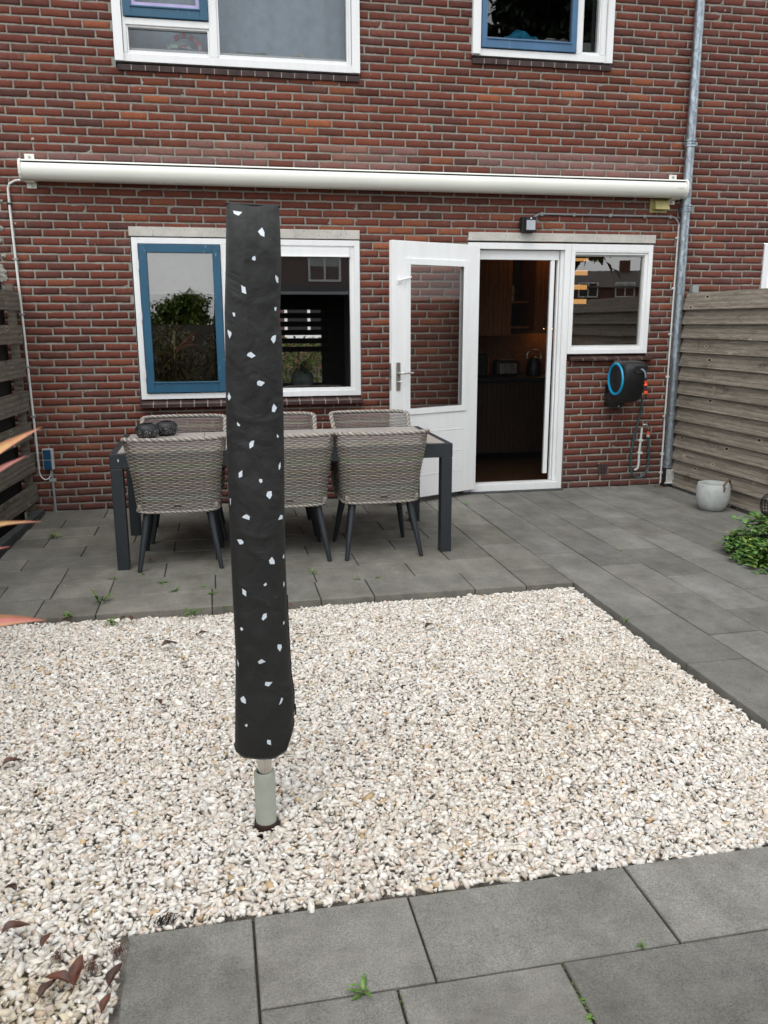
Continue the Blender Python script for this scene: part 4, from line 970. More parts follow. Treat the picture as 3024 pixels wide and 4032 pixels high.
# ---------------------------------------------------------------- table
tb = thing('garden_table', 'anthracite garden table with grey plank top between six wicker chairs', 'table', (.44, 5.86, 0))
TX0, TX1, TY0, TY1 = -.660, 1.545, 5.360, 6.345
b = MB()
b.box(TX0, TX1, TY0, TY0+.032, .655, .748); b.box(TX0, TX1, TY1-.032, TY1, .655, .748); b.box(TX0, TX0+.045, TY0+.032, TY1-.032, .655, .748); b.box(TX1-.045, TX1, TY0+.032, TY1-.032, .655, .748)
b.build('frame', M['anthr'], tb, bevel=.003)
b = MB(); n_ = 8; p = (TX1-TX0-.092)/n_
for k in range(n_): b.box(TX0+.046+k*p+.0015, TX0+.046+(k+1)*p-.0015, TY0+.034, TY1-.034, .728, .750)
b.build('top', M['ceramic'], tb, bevel=.0015)
for x in (TX0+.001, TX1-.076):
    for y in (TY0+.001, TY1-.076): b = MB(); b.box(x, x+.075, y, y+.075, .0, .654); b.build('leg', M['anthr'], tb, bevel=.004)
b = MB(); b.box(-.610, -.604, TY0-.0015, TY0-.0002, .700, .716); b.build('mark', M['white'], tb)

# ---------------------------------------------------------------- wicker chairs
def sh_w(z_):   # half width at height
    return np.interp(z_, [.37,.42,.50,.58,.66,.76,.85], [.252,.257,.263,.270,.284,.298,.305])
def sh_y(z_): return np.interp(z_, [.37,.50,.85], [-.215,-.228,-.285])
def upath(z_, n_=150):
    a, yb_, yf, r_ = sh_w(z_), sh_y(z_), .20, .085
    pts_ = []; L1 = yf-(yb_+r_); La = math.pi/2*r_; L2 = 2*(a-r_); tot = 2*L1+2*La+L2
    for i in range(n_+1):
        s_ = tot*i/n_
        if s_ < L1: pts_.append((a, yf-s_))
        elif s_ < L1+La: t_ = (s_-L1)/r_; pts_.append((a-r_+r_*math.cos(t_), yb_+r_-r_*math.sin(t_)))
        elif s_ < L1+La+L2: q = s_-L1-La; pts_.append((a-r_-q, yb_))
        elif s_ < L1+2*La+L2: t_ = (s_-L1-La-L2)/r_; pts_.append((-(a-r_)-r_*math.sin(t_), yb_+r_-r_*math.cos(t_)))
        else: q = s_-L1-2*La-L2; pts_.append((-a, yb_+r_+q))
    pts_ = np.array(pts_); bulge = .045*np.interp(z_, [.38,.85], [.45,1.0]); q_ = np.clip((yb_+.10-pts_[:,1])/.10, 0, 1); pts_[:,1] -= bulge*(1-(pts_[:,0]/a)**2)*q_
    return pts_, tot
def rimH(x, y):  # height of the top edge by how far forward
    yb_ = -.285; d_ = y-yb_
    return float(np.interp(d_, [0,.03,.10,.20,.32,.49], [.846,.846,.835,.735,.665,.640]))
def make_chair(label):
    t_ = thing('wicker_chair', label, 'chair', group='wicker chairs around the garden table')
    # woven shell: real strands passing over and under upright stakes
    b = MB(); rows_n = int((.846-.378)/.0116); stake = .034
    for i in range(rows_n):
        z_ = .382+i*.0116; P, tot = upath(z_); n_ = len(P)
        keep = [rimH(p[0], p[1]) > z_+.004 for p in P]
        s_arr = np.linspace(0, tot, n_); T_ = np.gradient(P, axis=0); T_ /= np.linalg.norm(T_, axis=1)[:,None]; Nn = np.stack([-T_[:,1], T_[:,0]], 1)
        phase_ = i % 2
        wob = .0038*np.sin(math.pi*(s_arr-tot/2)/stake+math.pi*phase_+math.pi/2)
        cur = []
        base_c = random.choice([(.265,.243,.213),(.235,.213,.185),(.215,.193,.165),(.295,.273,.242)]); b.tint = tuple(c*random.uniform(.9,1.1) for c in base_c)
        vs, fs = [], []; hgt, th = .0050, .0030
        idxs = [k for k in range(n_) if keep[k]]
        runs = np.split(np.array(idxs), np.where(np.diff(idxs) > 1)[0]+1)
        for run in runs:
            if len(run) < 3: continue
            vs, fs = [], []
            for q, k in enumerate(run):
                c_ = P[k]+Nn[k]*wob[k]
                for (dn_, dz_) in ((-th, -hgt*.1), (-th*.6, hgt*.8), (th*.6, hgt*.8), (th, -hgt*.1), (th*.6, -hgt*.85), (-th*.6, -hgt*.85)): vs.append((c_[0]+Nn[k][0]*dn_, c_[1]+Nn[k][1]*dn_, z_+dz_))
            for q in range(len(run)-1): fs += [(6*q+m_, 6*q+(m_+1)%6, 6*q+6+(m_+1)%6, 6*q+6+m_) for m_ in range(6)]
            b.add(vs, fs)
    b.build('woven_shell', M['wicker'], t_, local=True, fix=False)
    # core sheet and stakes
    b = MB(); zz = np.linspace(.375, .846, 12); grids = [upath(z_, 90)[0] for z_ in zz]
    vs = []
    for q, z_ in enumerate(zz):
        for k in range(91):
            p = grids[q][k]; hz = min(z_, rimH(p[0], p[1])); p2 = upath(hz, 90)[0][k] if hz < z_ else p; vs.append((p2[0], p2[1], hz))
    b.add(vs, [(q*91+k, q*91+k+1, (q+1)*91+k+1, (q+1)*91+k) for q in range(11) for k in range(90)])
    
    # braided rims
    def braid(name, path, r_, rr, turns):
        b = MB(); pth = [Vector(p) for p in path]; n_ = len(pth)
        acc = [0]
        for q in range(1, n_): acc.append(acc[-1]+(pth[q]-pth[q-1]).length)
        for s_ in range(4):
            out = []
            for q in range(n_):
                d_ = (pth[min(q+1,n_-1)]-pth[max(q-1,0)]).normalized(); a_ = d_.cross(Vector((0,0,1)) if abs(d_.z) < .95 else Vector((0,1,0))).normalized(); c_ = d_.cross(a_)
                th_ = acc[q]*turns+s_*math.pi/2; out.append(pth[q]+(a_*math.cos(th_)*1.15+c_*math.sin(th_)*.8)*r_)
            f_ = random.uniform(.9,1.15); b.tint = (.44*f_,.415*f_,.38*f_) if s_ % 2 == 0 else (.20*f_,.175*f_,.15*f_)
            b.tube(out, rr, 6)
        b.build(name, M['wicker'], t_, local=True, smooth=True, fix=False)
    top = []
    for k in range(301):
        f_ = k/300; z_ = .846
        for _ in range(4):
            P, tot = upath(z_, 300); p = P[k]; z_ = rimH(p[0], p[1])
        top.append((p[0], p[1], z_))
    P0 = upath(.40, 10)[0]
    top = [(sh_w(z_), .20, z_) for z_ in np.linspace(.39, .63, 18)]+top+[(-sh_w(z_), .20, z_) for z_ in np.linspace(.63, .39, 18)]
    braid('rim', top, .0095, .0066, 80)
    bot = [(p[0], p[1], .378) for p in upath(.378, 200)[0]]+[(-.25+.5*q/40, .20, .378) for q in range(1, 41)]
    braid('lower_rim', bot, .0065, .0050, 95)
    b = MB(); b.tint = (.3,.27,.23); b.box(-.25, .25, -.205, .195, .385, .425); b.build('seat', M['wicker'], t_, local=True, bevel=.01)
    b = MB(); b.box(-.235, .235, -.195, .19, .425, .475); b.build('cushion', simple('dark_cushion', (.05,.05,.05), .9), t_, local=True, bevel=.02)
    b = MB(); b.frame(-.235, .235, -.0, .0, .01, 0, 0) if 0 else b.box(-.235, .235, -.20, .19, .365, .384); b.build('underframe', M['anthr'], t_, local=True)
    for sx__ in (-1, 1):
        for sy__ in (-1, 1):
            b = MB(); f0 = Vector((sx__*.255, sy__*.262, .0)); t0 = Vector((sx__*.192, sy__*.165, .378)); b.tube([f0, f0+(t0-f0)*.02, f0+(t0-f0)*.5, t0], [.0125,.0145,.0195,.0245], 14); b.build('leg', M['anthr'], t_, local=True, smooth=True)
    # small maker tag on the back
    b = MB(); b.box(-.022, .026, -.2495, -.2405, .412, .428); tg = b.build('badge', simple('badge_bronze', (.10,.085,.065), .4), t_, local=True, bevel=.002)
    cu = bpy.data.curves.new('badge_text', 'FONT'); cu.body = 'Garden'; cu.size = .0125; cu.extrude = .0003; cu.align_x = 'CENTER'; cu.align_y = 'CENTER'
    to_ = bpy.data.objects.new('tmp', cu); COL.objects.link(to_); dg = bpy.context.evaluated_depsgraph_get(); me = bpy.data.meshes.new_from_object(to_.evaluated_get(dg)); bpy.data.objects.remove(to_)
    me.materials.append(M['blackm']); tx = bpy.data.objects.new('lettering', me); COL.objects.link(tx); tx.parent = tg; tx.location = (.002, -.2505, .420); tx.rotation_euler = (R(90), 0, 0)
    return t_
ch = make_chair('wicker chair at the near left, its woven back towards the gravel')
ch.location = (-.258, 5.545, 0); ch.rotation_euler = (0, 0, R(-1.0))
for (x, y, rz, lb) in ((.437, 5.548, R(.5), 'near middle wicker chair, half hidden behind the covered dryer'),
                       (1.055, 5.545, R(1.2), 'near right wicker chair, between dryer cover and right table leg'),
                       (-.232, 6.262, R(180.5), 'far left wicker chair behind the black bowls'),
                       (.440, 6.262, R(179.5), 'far middle wicker chair under the window, partly behind the covered dryer'),
                       (1.180, 6.262, R(180), 'far right wicker chair beside the open white door')):
    copy_tree(ch, (x, y, 0), rz, lb)

# bowls on the table
t = NT('pierced_bowl', rough=.55); vv = t.vor(1, vec=t.co((95,95,60))); zc = t.sep(t.co())[2]
msk = t.math('MULTIPLY', t.ramp(zc, [(.012, 0.), (.016, 1.), (.060, 1.), (.066, 0.)]), t.ramp(vv, [(.30, 1.), (.36, 0.)]))
t.col(t.mix(msk, (.012,.013,.014), (.22,.22,.22))); M['bowl'] = t.m
for (x, y, rr, lb) in ((-.478, 6.085, .082, 'nearer black pierced bowl at the left end of the table'), (-.352, 6.20, .080, 'farther black pierced bowl, behind and right of the nearer one')):
    bo = thing('candle_bowl', lb, 'bowl', (x, y, .751), 0, 'black pierced bowls on the table')
    b = MB(); b.lathe([(0,0),(.045,0),(.060,.006),(rr*.95,.030),(rr,.055),(rr*.93,.078),(rr*.72,.096),(rr*.55,.100),(rr*.50,.099),(rr*.52,.092),(rr*.8,.070),(rr*.85,.05),(.04,.01),(0,.008)], (x,y,.751), 40); b.build('bowl', M['bowl'], bo, smooth=True)

# ---------------------------------------------------------------- covered rotary dryer
L_e = [(1.8469,.0542),(1.6861,.045),(1.5683,.0369),(1.407,.0325),(1.2408,.0271),(1.0255,.0238),(.7956,.0236),(.5616,.0245),(.4171,.017),(.2791,.0102),(.2,.0102)]
R_e = [(1.8443,.194),(1.7713,.1953),(1.6874,.1952),(1.5479,.1867),(1.487,.1911),(1.2361,.1885),(1.0179,.1841),(.8772,.182),(.6439,.184),(.4989,.188),(.4343,.1953),(.365,.1925),(.2,.1895)]
B_e = [(.0102,.2791),(.0488,.2572),(.1125,.2466),(.1489,.2614),(.1896,.3603)]
li = lambda z_: float(np.interp(-z_, [-p[0] for p in L_e], [p[1] for p in L_e])); ri = lambda z_: float(np.interp(-z_, [-p[0] for p in R_e], [p[1] for p in R_e]))
CYC = 2.398
def cov(u, z_, v_):   # u angle, z height
    xl, xr = li(z_), ri(z_); a = (xr-xl)/2; xc = (xl+xr)/2; d_ = .058-.040*max(0, (z_-1.72)/.125)**2 if z_ > 1.72 else .058
    cs, sn = math.cos(u), math.sin(u); ex_ = .72
    x = xc+a*math.copysign(abs(cs)**ex_, cs); y = CYC-d_*math.copysign(abs(sn)**ex_, sn)
    q = Vector((x*9, y*9, z_*4.5)); wr = .0065*noise.noise(q)+.0050*abs(noise.noise(q*2.3+Vector((4,1,7))))-.0035*abs(noise.noise(Vector((x*16,y*9,z_*11))))
    wr += .0022*math.sin(z_*40+x*60)*max(0, noise.noise(Vector((z_*2,1,5))))
    crease = -.0025*math.exp(-((x-(.115+.02*math.sin(z_*3)))/.006)**2)
    for zc_ in (.95, 1.28, 1.60): crease += -.003*math.exp(-((z_-zc_-.01*math.sin(x*40))/.006)**2)
    y += (wr+crease*.6)*(-1 if sn > 0 else 1)*-1*abs(sn)
    return Vector((x, y, z_))
dr = thing('rotary_dryer', 'folded rotary clothes dryer in a dark cover printed with white chips', 'clothes dryer', (.0965, 2.395, 0))
b = MB(); NU, NV = 120, 260; vs = []
for j in range(NV+1):
    for i in range(NU):
        u = 2*math.pi*i/NU; xm = li(.9)+(ri(.9)-li(.9))*(.5+.5*math.cos(u)); zb_ = float(np.interp(xm, [p[0] for p in B_e], [p[1] for p in B_e]))
        xt_ = .5+.5*math.cos(u); zt = 1.847-.004*xt_+.003*math.sin(xt_*9); z_ = zb_+(zt-zb_)*j/NV; vs.append(cov(u, z_, j/NV))
fs = [(j*NU+i, j*NU+(i+1)%NU, (j+1)*NU+(i+1)%NU, (j+1)*NU+i) for j in range(NV) for i in range(NU)]
tc_ = len(vs); vs.append(Vector((.124, CYC, 1.846))); fs += [(NV*NU+i, NV*NU+(i+1)%NU, tc_) for i in range(NU)]
b.add(vs, fs); cv = b.build('cover', M['cover'], dr, smooth=True)
cv.data.set_sharp_from_angle(angle=R(75))
b = MB()   # sewn hems, seam flap at the top and the zip on the right
hem = [cov(2*math.pi*i/NU, float(np.interp(li(.9)+(ri(.9)-li(.9))*(.5+.5*math.cos(2*math.pi*i/NU)), [p[0] for p in B_e], [p[1] for p in B_e])), 0) for i in range(NU+1)]
b.tube(hem, .0028, 6, cap=False)
b.tube([(.0515,CYC-.004,1.8505),(.08,CYC-.006,1.849),(.12,CYC-.006,1.8475),(.16,CYC-.005,1.8465),(.1965,CYC-.004,1.8455)], .0038, 8)
b.tube([cov(.12, z_, 0)+Vector((.0012,0,0)) for z_ in np.linspace(.37, .75, 24)], .0016, 6)
b.build('hem', simple('black_piping', (.008,.008,.008), .6), cv, smooth=True)
b = MB(); b.tube([(.1975,2.39,.395),(.1985,2.388,.36)], .0025, 6); b.build('zip_pull', M['black'], cv)
CH_ = [[(.0709,1.8299),(.0946,1.826),(.0846,1.8162),(.0725,1.8218)],[(.1444,1.7867),(.1498,1.774),(.1494,1.7623),(.1401,1.7652),(.1326,1.7752)],[(.1221,1.7131),(.1242,1.7044),(.1209,1.7002),(.1139,1.7032),(.1157,1.71)],[(.1758,1.6654),(.1835,1.6578),(.183,1.6435),(.1776,1.6473),(.1747,1.6577)],[(.083,1.6372),(.0934,1.6315),(.0951,1.6141),(.0842,1.6187)],[(.171,1.5811),(.177,1.58),(.1739,1.5702),(.1696,1.5733)],[(.0569,1.5664),(.0635,1.5656),(.0635,1.5559),(.0592,1.5567)],[(.0427,1.522),(.0515,1.5149),(.052,1.5082),(.0464,1.498),(.0426,1.511)],[(.1719,1.507),(.1702,1.4923),(.1643,1.484),(.157,1.4956),(.1617,1.5035)],[(.1019,1.4623),(.1143,1.4517),(.1033,1.4459),(.0903,1.4524),(.0937,1.4592)],[(.1212,1.3857),(.1368,1.3793),(.1259,1.3694),(.1155,1.3732),(.115,1.3817)],[(.0384,1.3528),(.0438,1.3393),(.037,1.3301),(.0343,1.3415)],[(.1597,1.3204),(.168,1.3087),(.161,1.2965),(.1533,1.2987),(.1545,1.3103)],[(.0579,1.2723),(.0656,1.2622),(.0599,1.2599),(.0565,1.2662)],[(.1661,1.2352),(.1712,1.2275),(.1678,1.2235),(.165,1.229)],[(.0933,1.2187),(.102,1.2196),(.0981,1.2039),(.0884,1.1975),(.0877,1.2105)],[(.1731,1.1549),(.1735,1.14),(.1682,1.1317),(.1674,1.1445)],[(.0655,1.1377),(.0647,1.1196),(.0555,1.1161),(.0552,1.1297)],[(.112,1.1113),(.1195,1.1101),(.12,1.1024),(.1149,1.0992),(.1102,1.1062)],[(.1446,1.0757),(.145,1.0619),(.1384,1.0522),(.1291,1.0626),(.1328,1.074)],[(.0284,1.0534),(.031,1.0541),(.0298,1.0348),(.0285,1.035)],[(.0732,1.0114),(.0813,1.0041),(.0788,.9947),(.0591,1.0022),(.0656,1.0092)],[(.1684,1.0024),(.1755,.9986),(.1744,.989),(.1608,.9892)],[(.043,.9363),(.0544,.9375),(.0616,.93),(.058,.9237),(.0495,.9219)],[(.1394,.8822),(.1463,.8697),(.1468,.8594),(.1332,.8611),(.1306,.872)],[(.1763,.8844),(.1763,.8679),(.1712,.8727)],[(.1193,.8054),(.1225,.7993),(.1167,.7938),(.1122,.7986)],[(.1729,.8005),(.1748,.7912),(.1724,.7823),(.1705,.7915)],[(.0514,.7914),(.0621,.7831),(.0614,.7673),(.0515,.7747)],[(.1182,.7126),(.1182,.6992),(.1075,.6899),(.1034,.6958),(.1082,.7092)],[(.1693,.6801),(.1709,.6735),(.1672,.6678),(.1661,.6748)],[(.0435,.6728),(.0501,.6663),(.0443,.6603),(.0402,.6661)],[(.1475,.611),(.1584,.6092),(.1599,.5997),(.1538,.588),(.1467,.5994)],[(.0981,.572),(.1108,.5624),(.0923,.5565),(.0869,.5645)],[(.0283,.5663),(.0326,.5552),(.0305,.5423),(.0285,.551)],[(.1077,.4982),(.1288,.4963),(.116,.4831),(.1052,.488)],[(.0412,.4558),(.0473,.4447),(.0476,.4312),(.0351,.4354),(.032,.4452)],[(.1533,.4416),(.1585,.4372),(.1523,.4238),(.145,.4206)],[(.0478,.3674),(.0497,.3614),(.046,.356),(.0409,.3618)],[(.1066,.3123),(.1164,.3097),(.1172,.2923),(.107,.2974),(.1046,.3051)]]
def on_front(x, z_, back=False):
    xl, xr = li(z_), ri(z_); a = (xr-xl)/2; c_ = max(-.985, min(.985, (x-(xl+xr)/2)/a)); cs = math.copysign(abs(c_)**(1/.72), c_)
    u = math.acos(cs); u = -u if back else u; p = cov(u, z_, 0); return Vector((p.x, p.y+(.0011 if back else -.0011), p.z))
b = MB()
for poly in CH_:
    cx_ = sum(p[0] for p in poly)/len(poly); cz_ = sum(p[1] for p in poly)/len(poly); n_ = len(poly)
    for back in (False, True):
        qx = (lambda x: x) if not back else (lambda x: .215-x)
        rings = [on_front(qx(cx_), cz_, back)]
        for s_ in (.25, .5, .75, 1.0):
            for k in range(n_):
                for h2 in (0, .5):
                    p = poly[k]; q = poly[(k+1)%n_]; x = p[0]*(1-h2)+q[0]*h2; z_ = p[1]*(1-h2)+q[1]*h2
                    rings.append(on_front(qx(cx_+(x-cx_)*s_), cz_+(z_-cz_)*s_, back))
        m2 = 2*n_; fs = [(0, 1+k, 1+(k+1)%m2) for k in range(m2)]
        for r_ in range(3): fs += [(1+r_*m2+k, 1+(r_+1)*m2+k, 1+(r_+1)*m2+(k+1)%m2, 1+r_*m2+(k+1)%m2) for k in range(m2)]
        b.add(rings, fs)
b.build('printed_chip', M['chip'], cv, fix=False)
b = MB(); b.tube([(.0985,2.395,.16),(.0985,2.395,1.2)], .0225, 24); b.build('pole', M['chrome'], dr, smooth=True)
b = MB(); b.lathe([(.0325,-.03),(.0325,.172),(.031,.177),(.0245,.178),(.0240,.174),(.024,.12)], (.0965,2.395,0), 32); b.build('ground_sleeve', M['sleeve'], dr, smooth=True)
b = MB(); b.lathe([(.033,.012),(.0375,.010),(.039,-.03)], (.0965,2.395,-.005), 32); b.build('ground_socket', simple('rusty_socket', (.03,.012,.010), .8), dr, smooth=True)

# ---------------------------------------------------------------- planter pot
pp = thing('plant_pot', 'empty round pale grey concrete pot with a rope handle', 'pot', (4.030, 6.160, 0))
b = MB(); b.lathe([(q0*.84, q1*.96) for q0, q1 in [(0,.0),(.095,.0),(.112,.008),(.140,.050),(.156,.100),(.161,.145),(.159,.190),(.152,.226),(.149,.235),(.137,.236),(.133,.230),(.138,.19),(.139,.14),(.12,.06),(.08,.035),(0,.03)]], (4.030,6.160,0), 56); b.build('body', M['planter'], pp, smooth=True)
def onrim(a, r_, z_): return (4.030+r_*.84*math.cos(a), 6.160+r_*.84*math.sin(a), z_*.96)
b = MB(); a0, a1 = R(-86), R(-38)
b.tube(catmull([onrim(a0,.160,.185), onrim(a0,.164,.222), onrim(a0,.150,.240), onrim((a0*.7+a1*.3),.150,.268), onrim((a0+a1)/2,.152,.284), onrim((a0*.3+a1*.7),.150,.268), onrim(a1,.150,.240), onrim(a1,.164,.222), onrim(a1,.160,.185)], 5), .0080, 10); b.build('rope_handle', M['rope'], pp, smooth=True)

# ---------------------------------------------------------------- planted box at the right edge and the black lantern
bx_ = thing('planted_box', 'dark planter overflowing with green periwinkle at the right edge', 'planter', (3.62, 4.70, 0))
b = MB(); b.frame(3.28, 4.0, .0, .0, .01, 0, 0) if 0 else b.box(3.48, 4.02, 4.46, 4.86, .0, .14); b.build('box', M['black'], bx_, bevel=.008)
b = MB(); bs_ = MB()
def vine(p, d, L, n_):
    q = Vector(p); d = Vector(d).normalized(); path = [q.copy()]
    for k in range(n_):
        d = (d+rv(.18)+Vector((0,0,-.22 if q.z > .03 else .10))).normalized(); q = q+d*L/n_
        q.z = max(q.z, .008); path.append(q.copy())
        for s_ in (-1, 1):
            sd_ = d.cross(Vector((0,0,1))); sd_ = (sd_ if sd_.length > .01 else Vector((1,0,0))).normalized()*s_
            g_ = random.uniform(.55, 1.7); yl = random.random(); tn = (g_*1.25, g_*1.12, g_*.7) if yl < .2 else (g_*.75, g_, g_*.9)
            leaf(b, q, (d*.5+sd_+Vector((0,0,.45))+rv(.25)), Vector((0,0,1)), random.uniform(.030,.050), random.uniform(.022,.034), .2, 4, tn)
    bs_.tint = (1.2,1.1,.8); bs_.tube(path, .0013, 4)
for k in range(260):
    x, y = random.uniform(3.40, 3.98), random.uniform(4.48, 4.90)
    az = math.atan2(y-4.72, x-3.65)+random.gauss(0,.6)
    vine((x+.05, y, (.17 if x > 3.5 else .10)+random.random()*.06), (math.cos(az), math.sin(az), random.uniform(.1,.8)), random.uniform(.09,.19), random.randint(4,8))
for k in range(46):
    y = random.uniform(4.44, 4.98); vine((3.46, y, .10), (-1, random.gauss(-.15,.35), .25), random.uniform(.08,.24)*(1.0 if y < 4.75 else .75), 9)
for k in range(14): vine((random.uniform(3.46,3.7), 4.45, .13), (random.gauss(-.3,.4), -1, .4), random.uniform(.12,.22), 7)
b.build('foliage', M['leaf'], bx_, fix=False); bs_.build('vine', M['weed'], bx_)
ln = thing('wire_lantern', 'black ribbed garden lantern on a post at the right edge', 'lantern', (3.66, 4.93, 0))
b = MB(); b.tube([(3.665,4.93,.15),(3.665,4.93,.32)], .018, 10); b.build('post', M['black'], ln)
b = MB(); b.lathe([(.0,0),(.02,.0),(.028,.01),(.0,.012)], (3.665,4.93,.385), 24); b.lathe([(.02,0),(.03,.01),(.02,.02)], (3.665,4.93,.24), 24)
for k in range(16):
    a = 2*math.pi*k/16; b.tube([(3.665+r_*math.cos(a), 4.93+r_*math.sin(a), .24+h_) for r_, h_ in ((.025,0),(.055,.03),(.066,.075),(.060,.12),(.032,.15))], .003, 6)
for h_, r_ in ((.02,.045),(.04,.06),(.06,.065),(.08,.066),(.10,.064),(.12,.058)): b.tube([(3.665+r_*math.cos(2*math.pi*q/24), 4.93+r_*math.sin(2*math.pi*q/24), .24+h_) for q in range(25)], .0022, 6, cap=False)
b.build('cage', M['black'], ln)

# ---------------------------------------------------------------- foreground cordyline at the left edge
co_ = thing('cordyline', 'cordyline with pink and yellow striped leaf tips at the left edge, out of focus', 'plant', (-.62, .82, 0))
b = MB(); b.tube([(-.62,.82,-.05),(-.60,.83,.5),(-.60,.84,1.02)], [.035,.03,.026], 12); b.build('trunk', M['bark'], co_, smooth=True)
def blade(p0, p1, lift, wd, c0, c1, tw=.0):
    b = MB(); p0, p1 = Vector(p0), Vector(p1); mid = (p0+p1)/2+Vector((0,0,lift)); n_ = 22; vs = []
    for i in range(n_+1):
        t_ = i/n_; p = p0*(1-t_)**2+mid*2*t_*(1-t_)+p1*t_*t_; d = ((mid-p0)*(1-t_)+(p1-mid)*t_).normalized()
        s_ = d.cross(Vector((0,-.9,.45))).normalized(); upv = s_.cross(d); w_ = wd*(math.sin(math.pi*min(.5, t_*1.2+.18)))*(1-max(0,(t_-.55)/.45)**1.6)
        vs += [p-s_*w_*.5+upv*w_*.10, p-s_*w_*.18-upv*w_*.03, p+s_*w_*.18-upv*w_*.03, p+s_*w_*.5+upv*w_*.10]
    for i in range(n_):
        t_ = i/n_
        for k in range(3):
            cc = c0 if k == 1 else c1; f_ = max(0, (t_-.72)/.28); b.tint = tuple(u*(1-f_)+v*f_ for u, v in zip(cc, (.42,.13,.10)))
            b.add([vs[4*i+k], vs[4*i+k+1], vs[4*i+4+k+1], vs[4*i+4+k]], [(0,1,2,3)])
    return b.build('blade', M['cord'], co_, fix=False, smooth=True)
S = (-.60,.84,1.05)
blade(S, (-.203,1.058,1.420), .10, .030, (.48,.40,.03), (.56,.34,.10))
blade(S, (-.222,1.055,1.387), .09, .026, (.62,.36,.32), (.55,.24,.22))
blade(S, (-.208,1.034,1.309), .17, .015, (.34,.40,.08), (.50,.40,.10))
blade(S, (-.247,1.036,1.280), .13, .018, (.50,.18,.16), (.40,.16,.12))
blade(S, (-.209,1.009,1.194), .13, .036, (.60,.21,.22), (.45,.30,.12))
for k in range(11):
    a = random.uniform(R(80), R(290)); L = random.uniform(.45,.65)
    blade(S, (S[0]+math.cos(a)*L*.8, S[1]+math.sin(a)*L*.6-.12, S[2]+random.uniform(-.15,.35)), random.uniform(.1,.25), .04, random.choice([(.25,.22,.04),(.30,.12,.08),(.12,.18,.05)]), (.2,.2,.06))

# ---------------------------------------------------------------- fallen leaves and weeds
def dryleaf(lab, x, y, z_, L, rz, tilt, shade=1., two=False):
    L *= .85; z_ += .004
    b = MB(); p = Vector((x, y, z_)); d = Vector((math.cos(rz), math.sin(rz), tilt)); f_ = shade; n_ = 10; vs = []
    d.normalize(); s0 = d.cross(Vector((0,0,1))).normalized(); up = s0.cross(d)
    for i in range(n_+1):
        t_ = i/n_; wv_ = math.sin(math.pi*t_**.8)**.8*L*.22; roll = .7+.4*math.sin(i*.7)
        c_ = p+d*L*t_+up*L*.16*math.sin(math.pi*t_)-up*.1*L*t_
        for k, q in enumerate((-1,-.5,0,.5,1)): vs.append(c_+s0*wv_*q+up*wv_*abs(q)**1.5*roll*.75+up*random.uniform(-.0006,.0006))
    b.tint = (f_, f_*.95, f_*.9); b.add(vs, [(5*i+k, 5*i+k+1, 5*i+6+k, 5*i+5+k) for i in range(n_) for k in range(4)])
    st = [p-d*L*.25+up*.004, p-d*L*.1, p]; b.tube(st, .0012, 5)
    o = b.build('dry_leaf', M['dry'], None, smooth=True, fix=False); tag(o, lab, 'dry leaf', 'dry leaves on the gravel'); return o
dl = [('curled reddish brown leaf on the gravel above the near slab corner, leftmost',-.60,2.00,.018,.085,.25,.12,.8),
 ('large upright brown leaf of the pair on the gravel beside the near slab',-.392,1.79,.012,.085,1.35,.65,1.2),
 ('flat brown leaf of the pair beside the near slab, pointing left',-.400,1.80,.012,.080,2.75,.18,1.25),
 ('dark wine red leaf lying at the bottom left below the pair',-.465,1.765,.012,.065,.9,.3,.6),
 ('orange brown leaf at the bottom against the near slab edge',-.318,1.70,.008,.055,1.2,.4,1.5),
 ('dark brown leaf standing against the left side of the near slab',-.312,1.775,.010,.07,1.0,.5,.55),
 ('narrow brown leaf between the upper curled leaf and the pair',-.49,1.935,.014,.05,1.1,.4,1.0),
 ('small dark twig like leaf above the curled leaf on the left gravel',-.60,2.18,.012,.05,2.4,.1,.5),
 ('reddish leaf at the left edge of the picture on the middle gravel',-.800,2.90,.012,.085,.25,.15,1.1),
 ('small red leaf on the gravel halfway between left edge and dryer',-.275,3.29,.012,.05,1.9,.2,.9),
 ('dark crumpled leaf on the left gravel, level with the dryer cover middle',-.31,3.94,.010,.10,.3,.1,.45),
 ('thin dark leaf on gravel just left of the dryer cover',-.14,4.06,.012,.07,.1,.15,.6),
 ('brown leaf at the far left of the gravel near the paving',-.86,4.42,-.002,.075,.5,.15,.5),
 ('first of two small brown leaves near the far gravel edge',-.545,4.39,-.004,.06,1.0,.4,.7),
 ('second of two small brown leaves near the far gravel edge',-.488,4.385,-.004,.055,1.9,.5,1.0),
 ('brown leaf on the gravel right of the dryer cover',1.00,3.93,.006,.085,.5,.1,.7),
 ('red brown leaf on the gravel near the right edge kerb',1.63,3.62,.004,.05,2.6,.2,1.3),
 ('small orange brown leaf behind the dryer at the far gravel edge',.36,4.43,-.004,.045,2.0,.3,1.6)]
for a in dl: dryleaf(*a)
o = dryleaf('brown dead leaf on the paving between left table leg and chair leg', -.47, 5.50, .006, .06, 1.2, .3, 1.4); o['group'] = 'dry leaves on the paving'
b = MB()
for k in range(26):
    a = random.gauss(.35,.5); x0 = -.205+random.gauss(0,.018); y0 = 1.985+random.gauss(0,.006); b.tint = (.2,.2,.2); L = random.uniform(.015,.04)
    b.tube([(x0,y0,-.004+random.random()*.006),(x0+L*math.cos(a*2)*.6,y0+.004,.010+random.random()*.012),(x0+L*math.cos(a*2),y0+random.gauss(0,.01),.006+random.random()*.02)], .0011, 4)
tag(b.build('dead_sprig', M['blackm']), 'black dried sprig lying at the edge of the near slab', 'sprig')
